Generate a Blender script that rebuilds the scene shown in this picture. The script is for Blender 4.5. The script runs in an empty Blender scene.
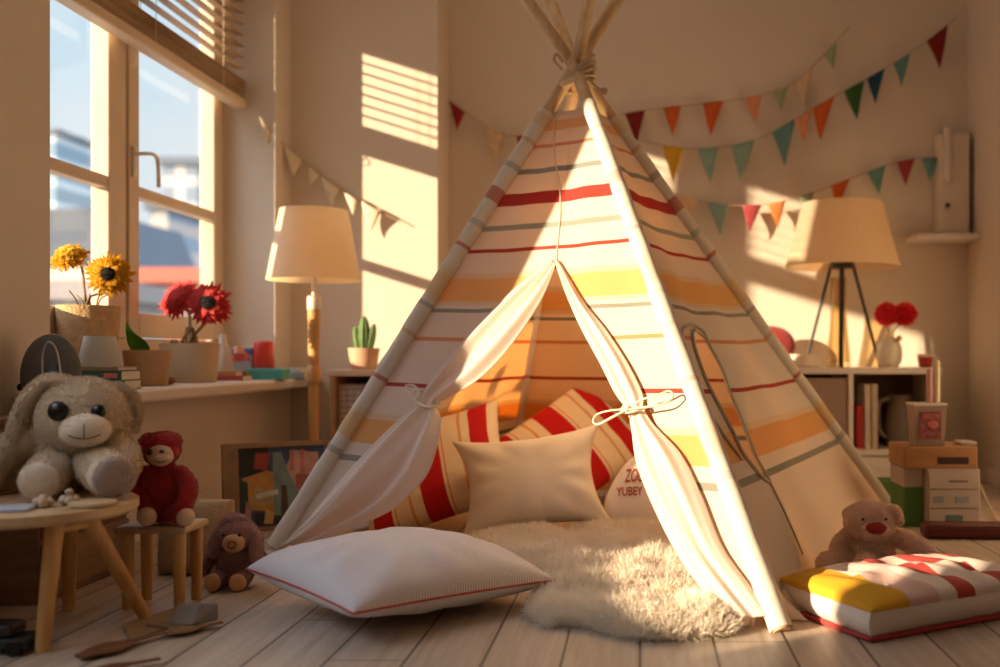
import bpy, math, random
import numpy as np
from mathutils import Vector, Matrix, noise
D = bpy.data
SC = bpy.context.scene
COL = SC.collection
R = math.radians
PI = math.pi

# ------------------------------------------------------------ camera / light
cam = D.cameras.new('camera'); camo = D.objects.new('camera', cam); COL.objects.link(camo)
camo.location = (0, 0, 0.5); camo.rotation_euler = (R(90), 0, 0)
cam.lens = 36.0; cam.sensor_width = 36.0; cam.sensor_fit = 'HORIZONTAL'
cam.shift_x = -0.140; cam.shift_y = 0.0215
cam.clip_start = 0.02; cam.clip_end = 400
cam.dof.use_dof = True; cam.dof.focus_distance = 2.25; cam.dof.aperture_fstop = 2.0
SC.camera = camo
vs = SC.view_settings
vs.view_transform = 'Standard'; vs.look = 'None'; vs.gamma = 1.0; vs.exposure = 0.08
vs.use_curve_mapping = False
SC.display_settings.display_device = 'sRGB'

SUN_DIR = Vector((1.6, 1.0, -0.50)).normalized()
sun = D.lights.new('sun', 'SUN'); sun.energy = 11.0; sun.angle = R(0.9); sun.color = (1.0, 0.78, 0.52)
suno = D.objects.new('sun', sun); COL.objects.link(suno)
suno.rotation_euler = SUN_DIR.to_track_quat('-Z', 'Y').to_euler(); suno.location = (-3, -1, 2.5)

def area(name, loc, target, sx, sy, energy, color):
    l = D.lights.new(name, 'AREA'); l.shape = 'RECTANGLE'; l.size = sx; l.size_y = sy
    l.energy = energy; l.color = color
    o = D.objects.new(name, l); COL.objects.link(o); o.location = loc
    o.rotation_euler = (Vector(target) - Vector(loc)).to_track_quat('-Z', 'Y').to_euler()
    return o
area('ceiling_fill', (-0.3, 2.9, 2.5), (-0.3, 2.95, 0), 1.2, 1.2, 2.5, (1.0, 0.72, 0.46))  # added warm fill below the ceiling, no fixture there
pl_ = D.lights.new('tent_fill', 'POINT'); pl_.energy = 5.0; pl_.color = (1.0, 0.74, 0.42); pl_.shadow_soft_size = 0.06  # added unseen light that makes the tent interior glow orange
plo = D.objects.new('tent_fill', pl_); COL.objects.link(plo); plo.location = (-0.12, 2.78, 0.80)
area('room_fill', (-0.9, -0.8, 1.5), (0.2, 3.0, 0.5), 1.2, 1.2, 2.4, (1.0, 0.76, 0.56))  # added soft warm fill from behind the camera

w = D.worlds.new('world'); SC.world = w; w.use_nodes = True
nt = w.node_tree; nt.nodes.clear()
out = nt.nodes.new('ShaderNodeOutputWorld'); bg = nt.nodes.new('ShaderNodeBackground')
tc = nt.nodes.new('ShaderNodeTexCoord'); sp = nt.nodes.new('ShaderNodeSeparateXYZ')
rp = nt.nodes.new('ShaderNodeValToRGB'); nz = nt.nodes.new('ShaderNodeTexNoise'); mx = nt.nodes.new('ShaderNodeMix')
mx.data_type = 'RGBA'
cr = rp.color_ramp; cr.elements[0].position = 0.0; cr.elements[0].color = (0.66, 0.70, 0.72, 1)
cr.elements[1].position = 0.62; cr.elements[1].color = (3.0, 3.7, 4.6, 1)
for p_, c_ in ((0.12, (0.70, 0.83, 0.90, 1)), (0.36, (0.56, 0.77, 0.90, 1)), (0.42, (0.9, 1.2, 1.5, 1))):
    e = cr.elements.new(p_); e.color = c_
nz.inputs['Scale'].default_value = 2.6; nz.inputs['Detail'].default_value = 5
nr = nt.nodes.new('ShaderNodeMapRange'); nr.inputs[1].default_value = 0.5; nr.inputs[2].default_value = 0.75
mx.inputs[7].default_value = (0.92, 0.90, 0.88, 1)
L = nt.links.new
L(tc.outputs['Generated'], sp.inputs[0]); L(sp.outputs[2], rp.inputs[0]); L(tc.outputs['Generated'], nz.inputs[0])
L(nz.outputs[0], nr.inputs[0]); L(nr.outputs[0], mx.inputs[0]); L(rp.outputs[0], mx.inputs[6])
L(mx.outputs[2], bg.inputs[0]); L(bg.outputs[0], out.inputs[0]); bg.inputs[1].default_value = 1.0

# ------------------------------------------------------------ helpers
def lin(c):
    if isinstance(c, str):
        c = c.lstrip('#'); c = [int(c[i:i+2], 16) / 255 for i in (0, 2, 4)]
    return tuple((x / 12.92 if x <= 0.04045 else ((x + 0.055) / 1.055) ** 2.4) for x in c) + (1,)

def sc_(c, k): return tuple(min(1, x * k) for x in c[:3]) + (1,)

def base_mat(name):
    m = D.materials.new(name); m.use_nodes = True
    t = m.node_tree; b = t.nodes['Principled BSDF']; return m, t, b

def coords(t, kind='Object', scale=None):
    n = t.nodes.new('ShaderNodeTexCoord')
    if scale is None: return n.outputs[kind]
    mp = t.nodes.new('ShaderNodeMapping'); mp.inputs['Scale'].default_value = scale
    t.links.new(n.outputs[kind], mp.inputs[0]); return mp.outputs[0]

def add_bump(t, b, height, strength, dist=0.01):
    bp = t.nodes.new('ShaderNodeBump'); bp.inputs['Strength'].default_value = strength
    bp.inputs['Distance'].default_value = dist
    t.links.new(height, bp.inputs['Height']); t.links.new(bp.outputs[0], b.inputs['Normal']); return bp

def add_transl(m, t, b, colsock, col, fac, bump=None):
    tr = t.nodes.new('ShaderNodeBsdfTranslucent'); ms = t.nodes.new('ShaderNodeMixShader')
    if colsock is not None: t.links.new(colsock, tr.inputs[0])
    else: tr.inputs[0].default_value = col
    ms.inputs[0].default_value = fac
    o = t.nodes['Material Output']
    t.links.new(b.outputs[0], ms.inputs[1]); t.links.new(tr.outputs[0], ms.inputs[2]); t.links.new(ms.outputs[0], o.inputs[0])

MC = {}
def M(name, col, rough=0.7, var=0.10, vs=9, vscale3=None, bump=0.0, bs=70, metal=0.0, tl=0.0, tcol=None, coat=0.0, spec=0.5, sheen=0.0):
    if name in MC: return MC[name]
    m, t, b = base_mat(name); c = lin(col)
    b.inputs['Roughness'].default_value = rough; b.inputs['Metallic'].default_value = metal
    b.inputs['Coat Weight'].default_value = coat; b.inputs['Specular IOR Level'].default_value = spec
    b.inputs['Sheen Weight'].default_value = sheen
    nz = t.nodes.new('ShaderNodeTexNoise'); nz.inputs['Scale'].default_value = vs; nz.inputs['Detail'].default_value = 4
    t.links.new(coords(t, 'Object', vscale3 or (1, 1, 1)), nz.inputs[0])
    mx = t.nodes.new('ShaderNodeMix'); mx.data_type = 'RGBA'
    mx.inputs[6].default_value = sc_(c, 1 - var); mx.inputs[7].default_value = sc_(c, 1 + var)
    mr = t.nodes.new('ShaderNodeMapRange'); mr.inputs[1].default_value = 0.3; mr.inputs[2].default_value = 0.7
    t.links.new(nz.outputs[0], mr.inputs[0]); t.links.new(mr.outputs[0], mx.inputs[0]); t.links.new(mx.outputs[2], b.inputs['Base Color'])
    if bump:
        n2 = t.nodes.new('ShaderNodeTexNoise'); n2.inputs['Scale'].default_value = bs; n2.inputs['Detail'].default_value = 3
        t.links.new(coords(t, 'Object', vscale3 or (1, 1, 1)), n2.inputs[0]); add_bump(t, b, n2.outputs[0], bump)
    if tl: add_transl(m, t, b, None if tcol else mx.outputs[2], lin(tcol) if tcol else None, tl)
    MC[name] = m; return m

def wood(name, c1, c2, rough=0.5, scale=(3, 3, 40), axis=None):
    if name in MC: return MC[name]
    m, t, b = base_mat(name); b.inputs['Roughness'].default_value = rough
    nz = t.nodes.new('ShaderNodeTexNoise'); nz.inputs['Scale'].default_value = 1.0; nz.inputs['Detail'].default_value = 6
    nz.inputs['Distortion'].default_value = 0.6
    t.links.new(coords(t, 'Object', scale), nz.inputs[0])
    rp = t.nodes.new('ShaderNodeValToRGB'); rp.color_ramp.elements[0].color = lin(c1); rp.color_ramp.elements[1].color = lin(c2)
    rp.color_ramp.elements[0].position = 0.35; rp.color_ramp.elements[1].position = 0.65
    t.links.new(nz.outputs[0], rp.inputs[0]); t.links.new(rp.outputs[0], b.inputs['Base Color'])
    add_bump(t, b, nz.outputs[0], 0.15); MC[name] = m; return m

def stripes(name, base, bands, axis=1, rough=0.8, tl=0.0, weave=0.1, off=0.0, tint=None):
    """bands: list of (start, end, colour) along the UV axis; woven fabric stripes"""
    m, t, b = base_mat(name); b.inputs['Roughness'].default_value = rough; b.inputs['Specular IOR Level'].default_value = 0.2
    uv = coords(t, 'UV'); sp = t.nodes.new('ShaderNodeSeparateXYZ'); t.links.new(uv, sp.inputs[0])
    ad = t.nodes.new('ShaderNodeMath'); ad.operation = 'ADD'; ad.inputs[1].default_value = off
    t.links.new(sp.outputs[axis], ad.inputs[0])
    rp = t.nodes.new('ShaderNodeValToRGB'); cr = rp.color_ramp; cr.interpolation = 'CONSTANT'
    cr.elements[0].position = 0; cr.elements[0].color = lin(base); cr.elements.remove(cr.elements[1])
    starts = {q[0] for q in bands}
    for a, z, c in bands:
        e = cr.elements.new(a); e.color = lin(c)
        if z not in starts: e = cr.elements.new(z); e.color = lin(base)
    t.links.new(ad.outputs[0], rp.inputs[0]); t.links.new(rp.outputs[0], b.inputs['Base Color'])
    nz = t.nodes.new('ShaderNodeTexNoise'); nz.inputs['Scale'].default_value = 220; nz.inputs['Detail'].default_value = 2
    t.links.new(coords(t, 'Object'), nz.inputs[0]); add_bump(t, b, nz.outputs[0], weave)
    if tl:
        if tint:
            mm = t.nodes.new('ShaderNodeMix'); mm.data_type = 'RGBA'; mm.blend_type = 'MULTIPLY'; mm.inputs[0].default_value = 1
            mm.inputs[7].default_value = lin(tint); t.links.new(rp.outputs[0], mm.inputs[6]); add_transl(m, t, b, mm.outputs[2], None, tl)
        else: add_transl(m, t, b, rp.outputs[0], None, tl)
    return m

def glass(name, tint=(1, 1, 1, 1), amount=0.015):
    m, t, b = base_mat(name); t.nodes.remove(b)
    tr = t.nodes.new('ShaderNodeBsdfTransparent'); tr.inputs[0].default_value = tint
    gl = t.nodes.new('ShaderNodeBsdfGlossy'); gl.inputs['Roughness'].default_value = 0.05
    lw = t.nodes.new('ShaderNodeLayerWeight'); lw.inputs[0].default_value = 0.35
    mt = t.nodes.new('ShaderNodeMath'); mt.operation = 'MULTIPLY'; mt.inputs[1].default_value = amount * 5
    ms = t.nodes.new('ShaderNodeMixShader'); t.links.new(lw.outputs['Fresnel'], mt.inputs[0]); mt.use_clamp = True
    t.links.new(mt.outputs[0], ms.inputs[0]); t.links.new(tr.outputs[0], ms.inputs[1]); t.links.new(gl.outputs[0], ms.inputs[2])
    t.links.new(ms.outputs[0], t.nodes['Material Output'].inputs[0]); return m

def P(px, py, Y):                       # a point at depth Y seen at (px, py)
    return Vector(((px - 640) * Y / 1000, Y, 0.5 - (py - 355) * Y / 1000))
def FL(px, py):                         # a point on the floor
    Y = 500 / (py - 355); return Vector(((px - 640) * Y / 1000, Y, 0))

def catmull(pts, n):
    pts = [np.array(p, float) for p in pts]; o = []
    for i in range(len(pts) - 1):
        p0 = pts[max(0, i-1)]; p1 = pts[i]; p2 = pts[i+1]; p3 = pts[min(len(pts)-1, i+2)]
        for k in range(n):
            t = k / n
            o.append(0.5 * ((2*p1) + (-p0+p2)*t + (2*p0-5*p1+4*p2-p3)*t*t + (-p0+3*p1-3*p2+p3)*t**3))
    o.append(pts[-1]); return o

class MB:
    def __init__(s): s.v = []; s.f = []; s.uv = {}; s.mi = []; s.mats = 0; s.cur = 0
    def add(s, vs, fs, uvs=None):
        b = len(s.v); s.v += [tuple(x) for x in vs]
        if uvs is not None:
            for i, u in enumerate(uvs): s.uv[b+i] = u
        for f in fs: s.f.append(tuple(b+i for i in f)); s.mi.append(s.cur)
        return b
    def box(s, x0, x1, y0, y1, z0, z1, rot=None, piv=None):
        vs = [Vector((x, y, z)) for z in (z0, z1) for y in (y0, y1) for x in (x0, x1)]
        if rot is not None:
            c = Vector(piv) if piv is not None else Vector(((x0+x1)/2, (y0+y1)/2, (z0+z1)/2))
            vs = [rot @ (v-c) + c for v in vs]
        s.add(vs, [(0,2,3,1), (4,5,7,6), (0,1,5,4), (2,6,7,3), (0,4,6,2), (1,3,7,5)]); return s
    def ell(s, c, r, rot=None, nu=24, nv=14, fn=None):
        c = Vector(c); r = r if hasattr(r, '__len__') else (r, r, r); vs = []; fs = []
        def pt(th, ph):
            d = Vector((math.sin(ph)*math.cos(th), math.sin(ph)*math.sin(th), math.cos(ph)))
            p = Vector((d.x*r[0], d.y*r[1], d.z*r[2]))
            if fn: p = fn(p, d)
            if rot is not None: p = rot @ p
            return p + c
        vs.append(pt(0, 0))
        for j in range(1, nv):
            for i in range(nu): vs.append(pt(2*PI*i/nu, PI*j/nv))
        vs.append(pt(0, PI)); l = len(vs)-1
        for i in range(nu):
            k = (i+1) % nu; fs.append((0, 1+i, 1+k))
            for j in range(nv-2):
                a = 1+j*nu; fs.append((a+i, a+nu+i, a+nu+k, a+k))
            a = 1+(nv-2)*nu; fs.append((a+i, l, a+k))
        s.add(vs, fs); return s
    def tube(s, pts, rad, n=12, cap=True, flat=1.0, uvfn=None, closed=False, up=None):
        pts = [Vector(p) for p in pts]; m = len(pts)
        if not hasattr(rad, '__len__'): rad = [rad]*m
        vs = []; us = []; prev = None
        for i, p in enumerate(pts):
            a = pts[(i-1) % m] if closed else pts[max(0, i-1)]; b = pts[(i+1) % m] if closed else pts[min(m-1, i+1)]
            t = (b-a); t = t.normalized() if t.length > 1e-9 else Vector((0, 0, 1))
            if prev is None:
                u0 = Vector(up) if up is not None else (Vector((0, 0, 1)) if abs(t.z) < 0.9 else Vector((1, 0, 0)))
                nrm = (u0 - t*u0.dot(t)).normalized()
            else: nrm = (prev - t*prev.dot(t)).normalized()
            prev = nrm; bn = t.cross(nrm)
            for k in range(n):
                q = 2*PI*k/n; vs.append(p + nrm*math.cos(q)*rad[i]*flat + bn*math.sin(q)*rad[i])
                us.append(uvfn(i/(m-1), k/n) if uvfn else (k/n, i/max(1, m-1)))
        fs = []
        for i in range(m if closed else m-1):
            j = (i+1) % m
            for k in range(n): l = (k+1) % n; fs.append((i*n+k, i*n+l, j*n+l, j*n+k))
        if cap and not closed: fs += [tuple(range(n-1, -1, -1)), tuple(range((m-1)*n, m*n))]
        s.add(vs, fs, us); return s
    def limb(s, pts, radii, n=16, sub=6, flat=1.0, up=None):
        q = catmull([tuple(p) + (r,) for p, r in zip(pts, radii)], sub)
        P0 = [Vector(x[:3]) for x in q]; rr = [max(.0005, x[3]) for x in q]
        d0 = (P0[0]-P0[1]).normalized(); d1 = (P0[-1]-P0[-2]).normalized(); a = []; b = []
        for k in range(1, 6):
            an = k/5*PI/2*.97
            a.append((P0[0]+d0*rr[0]*math.sin(an), rr[0]*math.cos(an))); b.append((P0[-1]+d1*rr[-1]*math.sin(an), rr[-1]*math.cos(an)))
        allp = a[::-1] + list(zip(P0, rr)) + b
        s.tube([x[0] for x in allp], [x[1] for x in allp], n, True, flat, up=up); return s
    def lathe(s, prof, c=(0, 0, 0), n=32, rot=None, cap=True):
        c = Vector(c); vs = []; fs = []; m = len(prof)
        for r, z in prof:
            for k in range(n):
                p = Vector((r*math.cos(2*PI*k/n), r*math.sin(2*PI*k/n), z))
                if rot is not None: p = rot @ p
                vs.append(p + c)
        for i in range(m-1):
            for k in range(n): l = (k+1) % n; fs.append((i*n+k, i*n+l, (i+1)*n+l, (i+1)*n+k))
        if cap and prof[0][0] > 1e-5: fs.append(tuple(range(n-1, -1, -1)))
        if cap and prof[-1][0] > 1e-5: fs.append(tuple(range((m-1)*n, m*n)))
        s.add(vs, fs); return s
    def grid(s, fn, nu, nv, uvfn=None, skip=None, flip=False):
        vs = []; us = []
        for j in range(nv+1):
            for i in range(nu+1):
                vs.append(fn(i/nu, j/nv)); us.append(uvfn(i/nu, j/nv) if uvfn else (i/nu, j/nv))
        fs = []
        for j in range(nv):
            for i in range(nu):
                if skip and skip((i+.5)/nu, (j+.5)/nv): continue
                a = j*(nu+1)+i; q = (a, a+1, a+nu+2, a+nu+1); fs.append(q[::-1] if flip else q)
        s.add(vs, fs, us); return s
    def poly(s, pts, d):                # prism: outline pts pushed along vector d
        d = Vector(d); n = len(pts); vs = [Vector(p) for p in pts] + [Vector(p)+d for p in pts]
        fs = [tuple(range(n-1, -1, -1)), tuple(range(n, 2*n))] + [(i, (i+1) % n, n+(i+1) % n, n+i) for i in range(n)]
        s.add(vs, fs); return s
    def fur(s, n, ln, wd, droop=0.3, jit=0.5, seed=1, curl=0.3, mask=None, comb=(0, 0, 0)):
        rg = np.random.default_rng(seed); V = np.array(s.v); tr = []
        for f in s.f:
            for k in range(1, len(f)-1): tr.append((f[0], f[k], f[k+1]))
        T = np.array(tr); A, B, C = V[T[:, 0]], V[T[:, 1]], V[T[:, 2]]
        N = np.cross(B-A, C-A); ar = np.linalg.norm(N, axis=1); N = N/(ar[:, None]+1e-12)
        ix = rg.choice(len(T), size=n, p=ar/ar.sum())
        r1 = np.sqrt(rg.random(n)); r2 = rg.random(n)
        p = A[ix]*(1-r1)[:, None] + B[ix]*(r1*(1-r2))[:, None] + C[ix]*(r1*r2)[:, None]; nn = N[ix]
        if mask is not None:
            k = mask(p); p = p[k]; nn = nn[k]; n = len(p)
        d = nn + rg.normal(0, jit, (n, 3)) + np.array([0, 0, -droop]) + np.array(comb); d /= np.linalg.norm(d, axis=1)[:, None]
        d2 = d + rg.normal(0, curl, (n, 3)); d2 /= np.linalg.norm(d2, axis=1)[:, None]
        sd = np.cross(d, rg.normal(0, 1, (n, 3))); sd /= np.linalg.norm(sd, axis=1)[:, None]
        l = ln*(0.6+0.8*rg.random(n))[:, None]
        q = np.concatenate([p-sd*wd/2-nn*0.001, p+sd*wd/2-nn*0.001, p+d*l*.55+sd*wd*.4, p+d*l*.55-sd*wd*.4, p+d*l*.55+d2*l*.45], axis=1).reshape(-1, 3)
        b = len(s.v); s.v += [tuple(x) for x in q.tolist()]
        for i in range(n):
            o = b+i*5; s.f += [(o, o+1, o+2, o+3), (o+3, o+2, o+4)]; s.mi += [s.cur, s.cur]
        return s
    def build(s, name, mat, parent=None, loc=None, bevel=0, smooth=True, angle=40, local=False, subsurf=0, solid=0):
        off = Vector((0, 0, 0))
        if not local:
            if parent is not None: off = WL[parent.name].copy()
            elif loc is not None: off = Vector(loc)
        me = D.meshes.new(name)
        o3 = tuple(off)
        me.from_pydata([(x[0]-o3[0], x[1]-o3[1], x[2]-o3[2]) for x in s.v], [], s.f)
        for m_ in (mat if isinstance(mat, (list, tuple)) else [mat]): me.materials.append(m_)
        if isinstance(mat, (list, tuple)): me.polygons.foreach_set('material_index', s.mi)
        if s.uv:
            ul = me.uv_layers.new(name='UVMap'); li = np.zeros(len(me.loops), dtype=np.int32); me.loops.foreach_get('vertex_index', li)
            ar = np.zeros((len(s.v), 2)); 
            for k, u in s.uv.items(): ar[k] = u
            ul.data.foreach_set('uv', ar[li].ravel())
        if smooth:
            me.polygons.foreach_set('use_smooth', [True]*len(me.polygons))
            if angle < 180: me.set_sharp_from_angle(angle=R(angle))
        me.update()
        o = D.objects.new(name, me); COL.objects.link(o)
        if parent is not None: o.parent = parent; WL[o.name] = off
        else:
            o.location = loc if loc is not None else (0, 0, 0); WL[o.name] = Vector(o.location)
        if bevel:
            bm = o.modifiers.new('bevel', 'BEVEL'); bm.width = bevel; bm.segments = 2; bm.limit_method = 'ANGLE'
        if solid:
            sm = o.modifiers.new('solid', 'SOLIDIFY'); sm.thickness = solid; sm.offset = 0
        if subsurf:
            ss = o.modifiers.new('sub', 'SUBSURF'); ss.levels = subsurf; ss.render_levels = subsurf
        return o
WL = {}

def thing(name, loc, label, cat, group=None, rot=0):
    o = D.objects.new(name, None); COL.objects.link(o); o.location = loc; o.empty_display_size = 0.05
    o.rotation_euler = (0, 0, rot); WL[o.name] = Vector(loc); tag(o, label, cat, group); return o
def tag(o, label=None, cat=None, group=None, kind=None):
    if label: o['label'] = label
    if cat: o['category'] = cat
    if group: o['group'] = group
    if kind: o['kind'] = kind
    return o
def struct(o): o['kind'] = 'structure'; return o
def rotz(a): return Matrix.Rotation(a, 3, 'Z')
def rotx(a): return Matrix.Rotation(a, 3, 'X')
def roty(a): return Matrix.Rotation(a, 3, 'Y')

# ------------------------------------------------------------ common materials
m_wall = M('wall_paint', '#dccdba', 0.85, 0.03, 2.5, bump=0.04, bs=120)
m_trim = M('white_trim', '#e2d2bf', 0.45, 0.04, 5)
m_sill = M('sill_paint', '#dccbb8', 0.4, 0.04, 5)
m_frame = M('window_paint', '#dcc3a4', 0.45, 0.05, 6)
m_beech = wood('beech', '#c08a4c', '#d8a868', 0.45, (30, 30, 3))
m_pine = wood('pine_pole', '#c9a274', '#dfbf94', 0.5, (30, 30, 3))
m_blind = wood('blind_wood', '#9c7c58', '#c4a27a', 0.5, (30, 3, 60))
m_black = M('black_gloss', '#050406', 0.28, 0.0)
m_white = M('white_lacquer', '#e4d8cc', 0.4, 0.03)

# ------------------------------------------------------------ room shell
def make_floor():
    m, t, b = base_mat('floor_planks'); b.inputs['Roughness'].default_value = 0.42
    co = coords(t, 'Object'); sp = t.nodes.new('ShaderNodeSeparateXYZ'); t.links.new(co, sp.inputs[0])
    def mth(op, a, bb=None, clamp=False):
        n = t.nodes.new('ShaderNodeMath'); n.operation = op; n.use_clamp = clamp
        for i, q in enumerate((a, bb)):
            if q is None: continue
            if isinstance(q, (int, float)): n.inputs[i].default_value = q
            else: t.links.new(q, n.inputs[i])
        return n.outputs[0]
    x = mth('DIVIDE', sp.outputs[0], 0.128); fr = mth('FRACT', x); fl = mth('FLOOR', x)
    wn = t.nodes.new('ShaderNodeTexWhiteNoise'); wn.noise_dimensions = '1D'; t.links.new(fl, wn.inputs['W'])
    y = mth('ADD', mth('DIVIDE', sp.outputs[1], 1.9), mth('MULTIPLY', wn.outputs[0], 7.3)); fy = mth('FRACT', y)
    d = mth('ABSOLUTE', mth('SUBTRACT', fr, 0.5)); seam = mth('GREATER_THAN', d, 0.483)
    seam2 = mth('LESS_THAN', fy, 0.0016); sm = mth('MAXIMUM', seam, seam2)
    mp = t.nodes.new('ShaderNodeMapping'); mp.inputs['Scale'].default_value = (38, 2.2, 1); t.links.new(co, mp.inputs[0])
    nz = t.nodes.new('ShaderNodeTexNoise'); nz.inputs['Scale'].default_value = 1.5; nz.inputs['Detail'].default_value = 8; nz.inputs['Distortion'].default_value = .8
    t.links.new(mp.outputs[0], nz.inputs[0])
    rp = t.nodes.new('ShaderNodeValToRGB'); rp.color_ramp.elements[0].position = .3; rp.color_ramp.elements[1].position = .72
    rp.color_ramp.elements[0].color = lin('#b39c86'); rp.color_ramp.elements[1].color = lin('#d2bfac'); t.links.new(nz.outputs[0], rp.inputs[0])
    mv = t.nodes.new('ShaderNodeMix'); mv.data_type = 'RGBA'; mv.blend_type = 'MULTIPLY'
    mr = t.nodes.new('ShaderNodeMapRange'); mr.inputs[3].default_value = 0.80; mr.inputs[4].default_value = 1.0; t.links.new(wn.outputs[0], mr.inputs[0])
    mv.inputs[0].default_value = 1; t.links.new(rp.outputs[0], mv.inputs[6]); t.links.new(mr.outputs[0], mv.inputs[7])
    ms = t.nodes.new('ShaderNodeMix'); ms.data_type = 'RGBA'; t.links.new(sm, ms.inputs[0]); t.links.new(mv.outputs[2], ms.inputs[6])
    ms.inputs[7].default_value = lin('#3a2b22'); t.links.new(ms.outputs[2], b.inputs['Base Color'])
    h = mth('SUBTRACT', mth('MULTIPLY', nz.outputs[0], 0.15), sm); add_bump(t, b, h, 0.5, 0.004)
    return m
struct(MB().box(-1.8, 1.5, -1.3, 4.4, -0.05, 0).build('floor', make_floor(), smooth=False))
struct(MB().box(-1.8, 1.5, -1.3, 4.4, 2.6, 2.65).build('ceiling', M('ceiling_paint', '#e6dccf', .9, .02), smooth=False))
XL = -1.36; XW = -1.60; W1a, W1b = 2.305, 3.726; W2a, W2b = 0.49, 1.93; ZW0, ZW1 = 0.50, 1.95
wl = MB()
wl.box(XW, XL, -1.3, W2a, 0, 2.6); wl.box(XW, XL, W2b, W1a, 0, 2.6); wl.box(XW, XL, W1b, 4.2, 0, 2.6)
for a, b_, zs, zw in ((W2a, W2b, .30, .39), (W1a, W1b, .41, ZW0)):
    wl.box(XW, XL, a, b_, 0, zs); wl.box(XW, XL, a, b_, ZW1, 2.6); wl.box(XW, XW+.09, a, b_, zs, zw)
wl.box(XW+.055, XL, 1.46, W2b, .30, .60)  # unseen wall step, added to block direct sun from the plush bear
struct(wl.build('wall_left', m_wall, smooth=False))
struct(MB().box(-1.6, 1.5, 4.15, 4.3, 0, 2.6).build('wall_back', m_wall, smooth=False))
struct(MB().box(XL, -0.79, 3.90, 4.15, 0, 2.6).build('wall_pier', m_wall, smooth=False))
struct(MB().box(1.36, 1.5, -1.3, 4.15, 0, 2.6).build('wall_right', m_wall, smooth=False))
struct(MB().box(-1.6, 1.5, -1.4, -1.3, 0, 2.6).build('wall_front', M('wall_front_paint', '#6f5a4a', .85, .03), smooth=False))
struct(MB().box(XL, XL+.014, -1.3, 3.9, 0, 0.06).box(XL, XL+.010, -1.3, 3.9, .06, .07).build('baseboard_left', m_trim, bevel=.002, smooth=False))
struct(MB().box(XL, -.776, 3.886, 3.9, 0, 0.06).box(-.79, -.776, 3.886, 4.136, 0, .06).box(-.776, 1.36, 4.136, 4.15, 0, .06).build('baseboard_back', m_trim, bevel=.002, smooth=False))
struct(MB().box(1.346, 1.36, -1.3, 4.136, 0, 0.06).build('baseboard_right', m_trim, bevel=.002, smooth=False))
# low panelled skirting chest along the near left wall
m_glass = glass('window_glass')
m_handle = M('handle_white', '#e8dccb', .3, .02)
def window(name, ya, yb, ZW0):
    root = D.objects.new(name, None); COL.objects.link(root); root.location = (XW, (ya+yb)/2, ZW0); WL[root.name] = Vector(root.location); struct(root)
    x0, x1 = XW+.0, XW+.05; ym = (ya+yb)/2 - .030
    f = MB()
    f.box(x0, x1, ya, ya+.045, ZW0, ZW1).box(x0, x1, yb-.045, yb, ZW0, ZW1).box(x0, x1, ya+.045, yb-.045, ZW0, ZW0+.05).box(x0, x1, ya+.045, yb-.045, ZW1-.05, ZW1)
    if name != 'window_2': f.box(x0, x1+.006, ym-.022, ym+.022, ZW0+.05, ZW1-.05)
    f.build('window_frame', m_frame, root, bevel=.004, smooth=False)
    single = name == 'window_2'
    for a, b_, hs in (((ya+.05, yb-.05, -1),) if single else ((ya+.05, ym-.026, -1), (ym+.026, yb-.05, 1))):
        s_ = MB(); xs0, xs1 = x0+.008, x1+.012; r = .062; z0, z1 = ZW0+.055, ZW1-.055
        s_.box(xs0, xs1, a, a+r, z0, z1).box(xs0, xs1, b_-r, b_, z0, z1).box(xs0, xs1, a+r, b_-r, z0, z0+.075).box(xs0, xs1, a+r, b_-r, z1-r, z1)
        if not single: s_.box(xs0+.008, xs1-.004, a+r, b_-r, 0.985, 1.02)
        so = s_.build('sash', m_frame, root, bevel=.004, smooth=False)
        g = MB().box(x0+.028, x0+.031, a+r, b_-r, z0+.075, z1-r); g.build('pane', m_glass, so, smooth=False)
        if hs == 1:
            h = MB().box(xs1, xs1+.008, a+.012, a+.036, 1.04, 1.13)
            h.tube(catmull([(xs1+.006, a+.024, 1.11), (xs1+.04, a+.026, 1.112), (xs1+.044, a+.06, 1.115), (xs1+.044, a+.085, 1.10), (xs1+.044, a+.092, 1.02)], 5), .0065, 8)
            h.build('handle', m_handle, so, bevel=.002)
    return root
window('window_1', W1a, W1b, ZW0); window('window_2', W2a, W2b, .39)
sl = MB(); sl.box(XW+.09, -1.24, W1a, W1b, .38, .415); sl.box(XL, -1.24, 2.16, W1a, .38, .415); sl.box(XL, -1.24, W1b, 3.9, .38, .415)
struct(sl.build('trim_1', m_sill, bevel=.008, smooth=False))
struct(MB().box(XW+.09, -1.30, W2a, W2b, .30, .33).build('trim_2', m_sill, bevel=.008, smooth=False))

# venetian blind hanging in the visible window
bl = thing('window_blind', (-1.48, 3.05, 1.41), 'half raised wooden venetian blind hanging in the window', 'blind')
BY0, BY1 = W1a+.02, W1b-.025
s_ = MB()
for k in range(9):
    z = 1.560 + k*.041
    s_.box(-1.50, -1.462, BY0, BY1, z-.0012, z+.0012, rot=roty(R(8)))
s_.build('slats', m_blind, bl, smooth=False)
s_ = MB()
for k in range(8): s_.box(-1.502, -1.46, BY0, BY1, 1.447+k*.009, 1.4505+k*.009)
s_.build('gathered_slats', m_blind, bl, smooth=False)
MB().box(-1.505, -1.455, BY0, BY1, 1.41, 1.443).build('bottom_rail', m_frame, bl, bevel=.005, smooth=False)
MB().box(-1.51, -1.45, BY0, BY1, 1.91, 1.948).build('head_rail', m_frame, bl, bevel=.003, smooth=False)
for y in (BY0+.2, (BY0+BY1)/2, BY1-.2):
    MB().tube([(-1.458, y, 1.43), (-1.458, y, 1.92)], .0012, 6).tube([(-1.505, y, 1.43), (-1.505, y, 1.92)], .0012, 6).build('ladder_cord', m_trim, bl)
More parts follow.
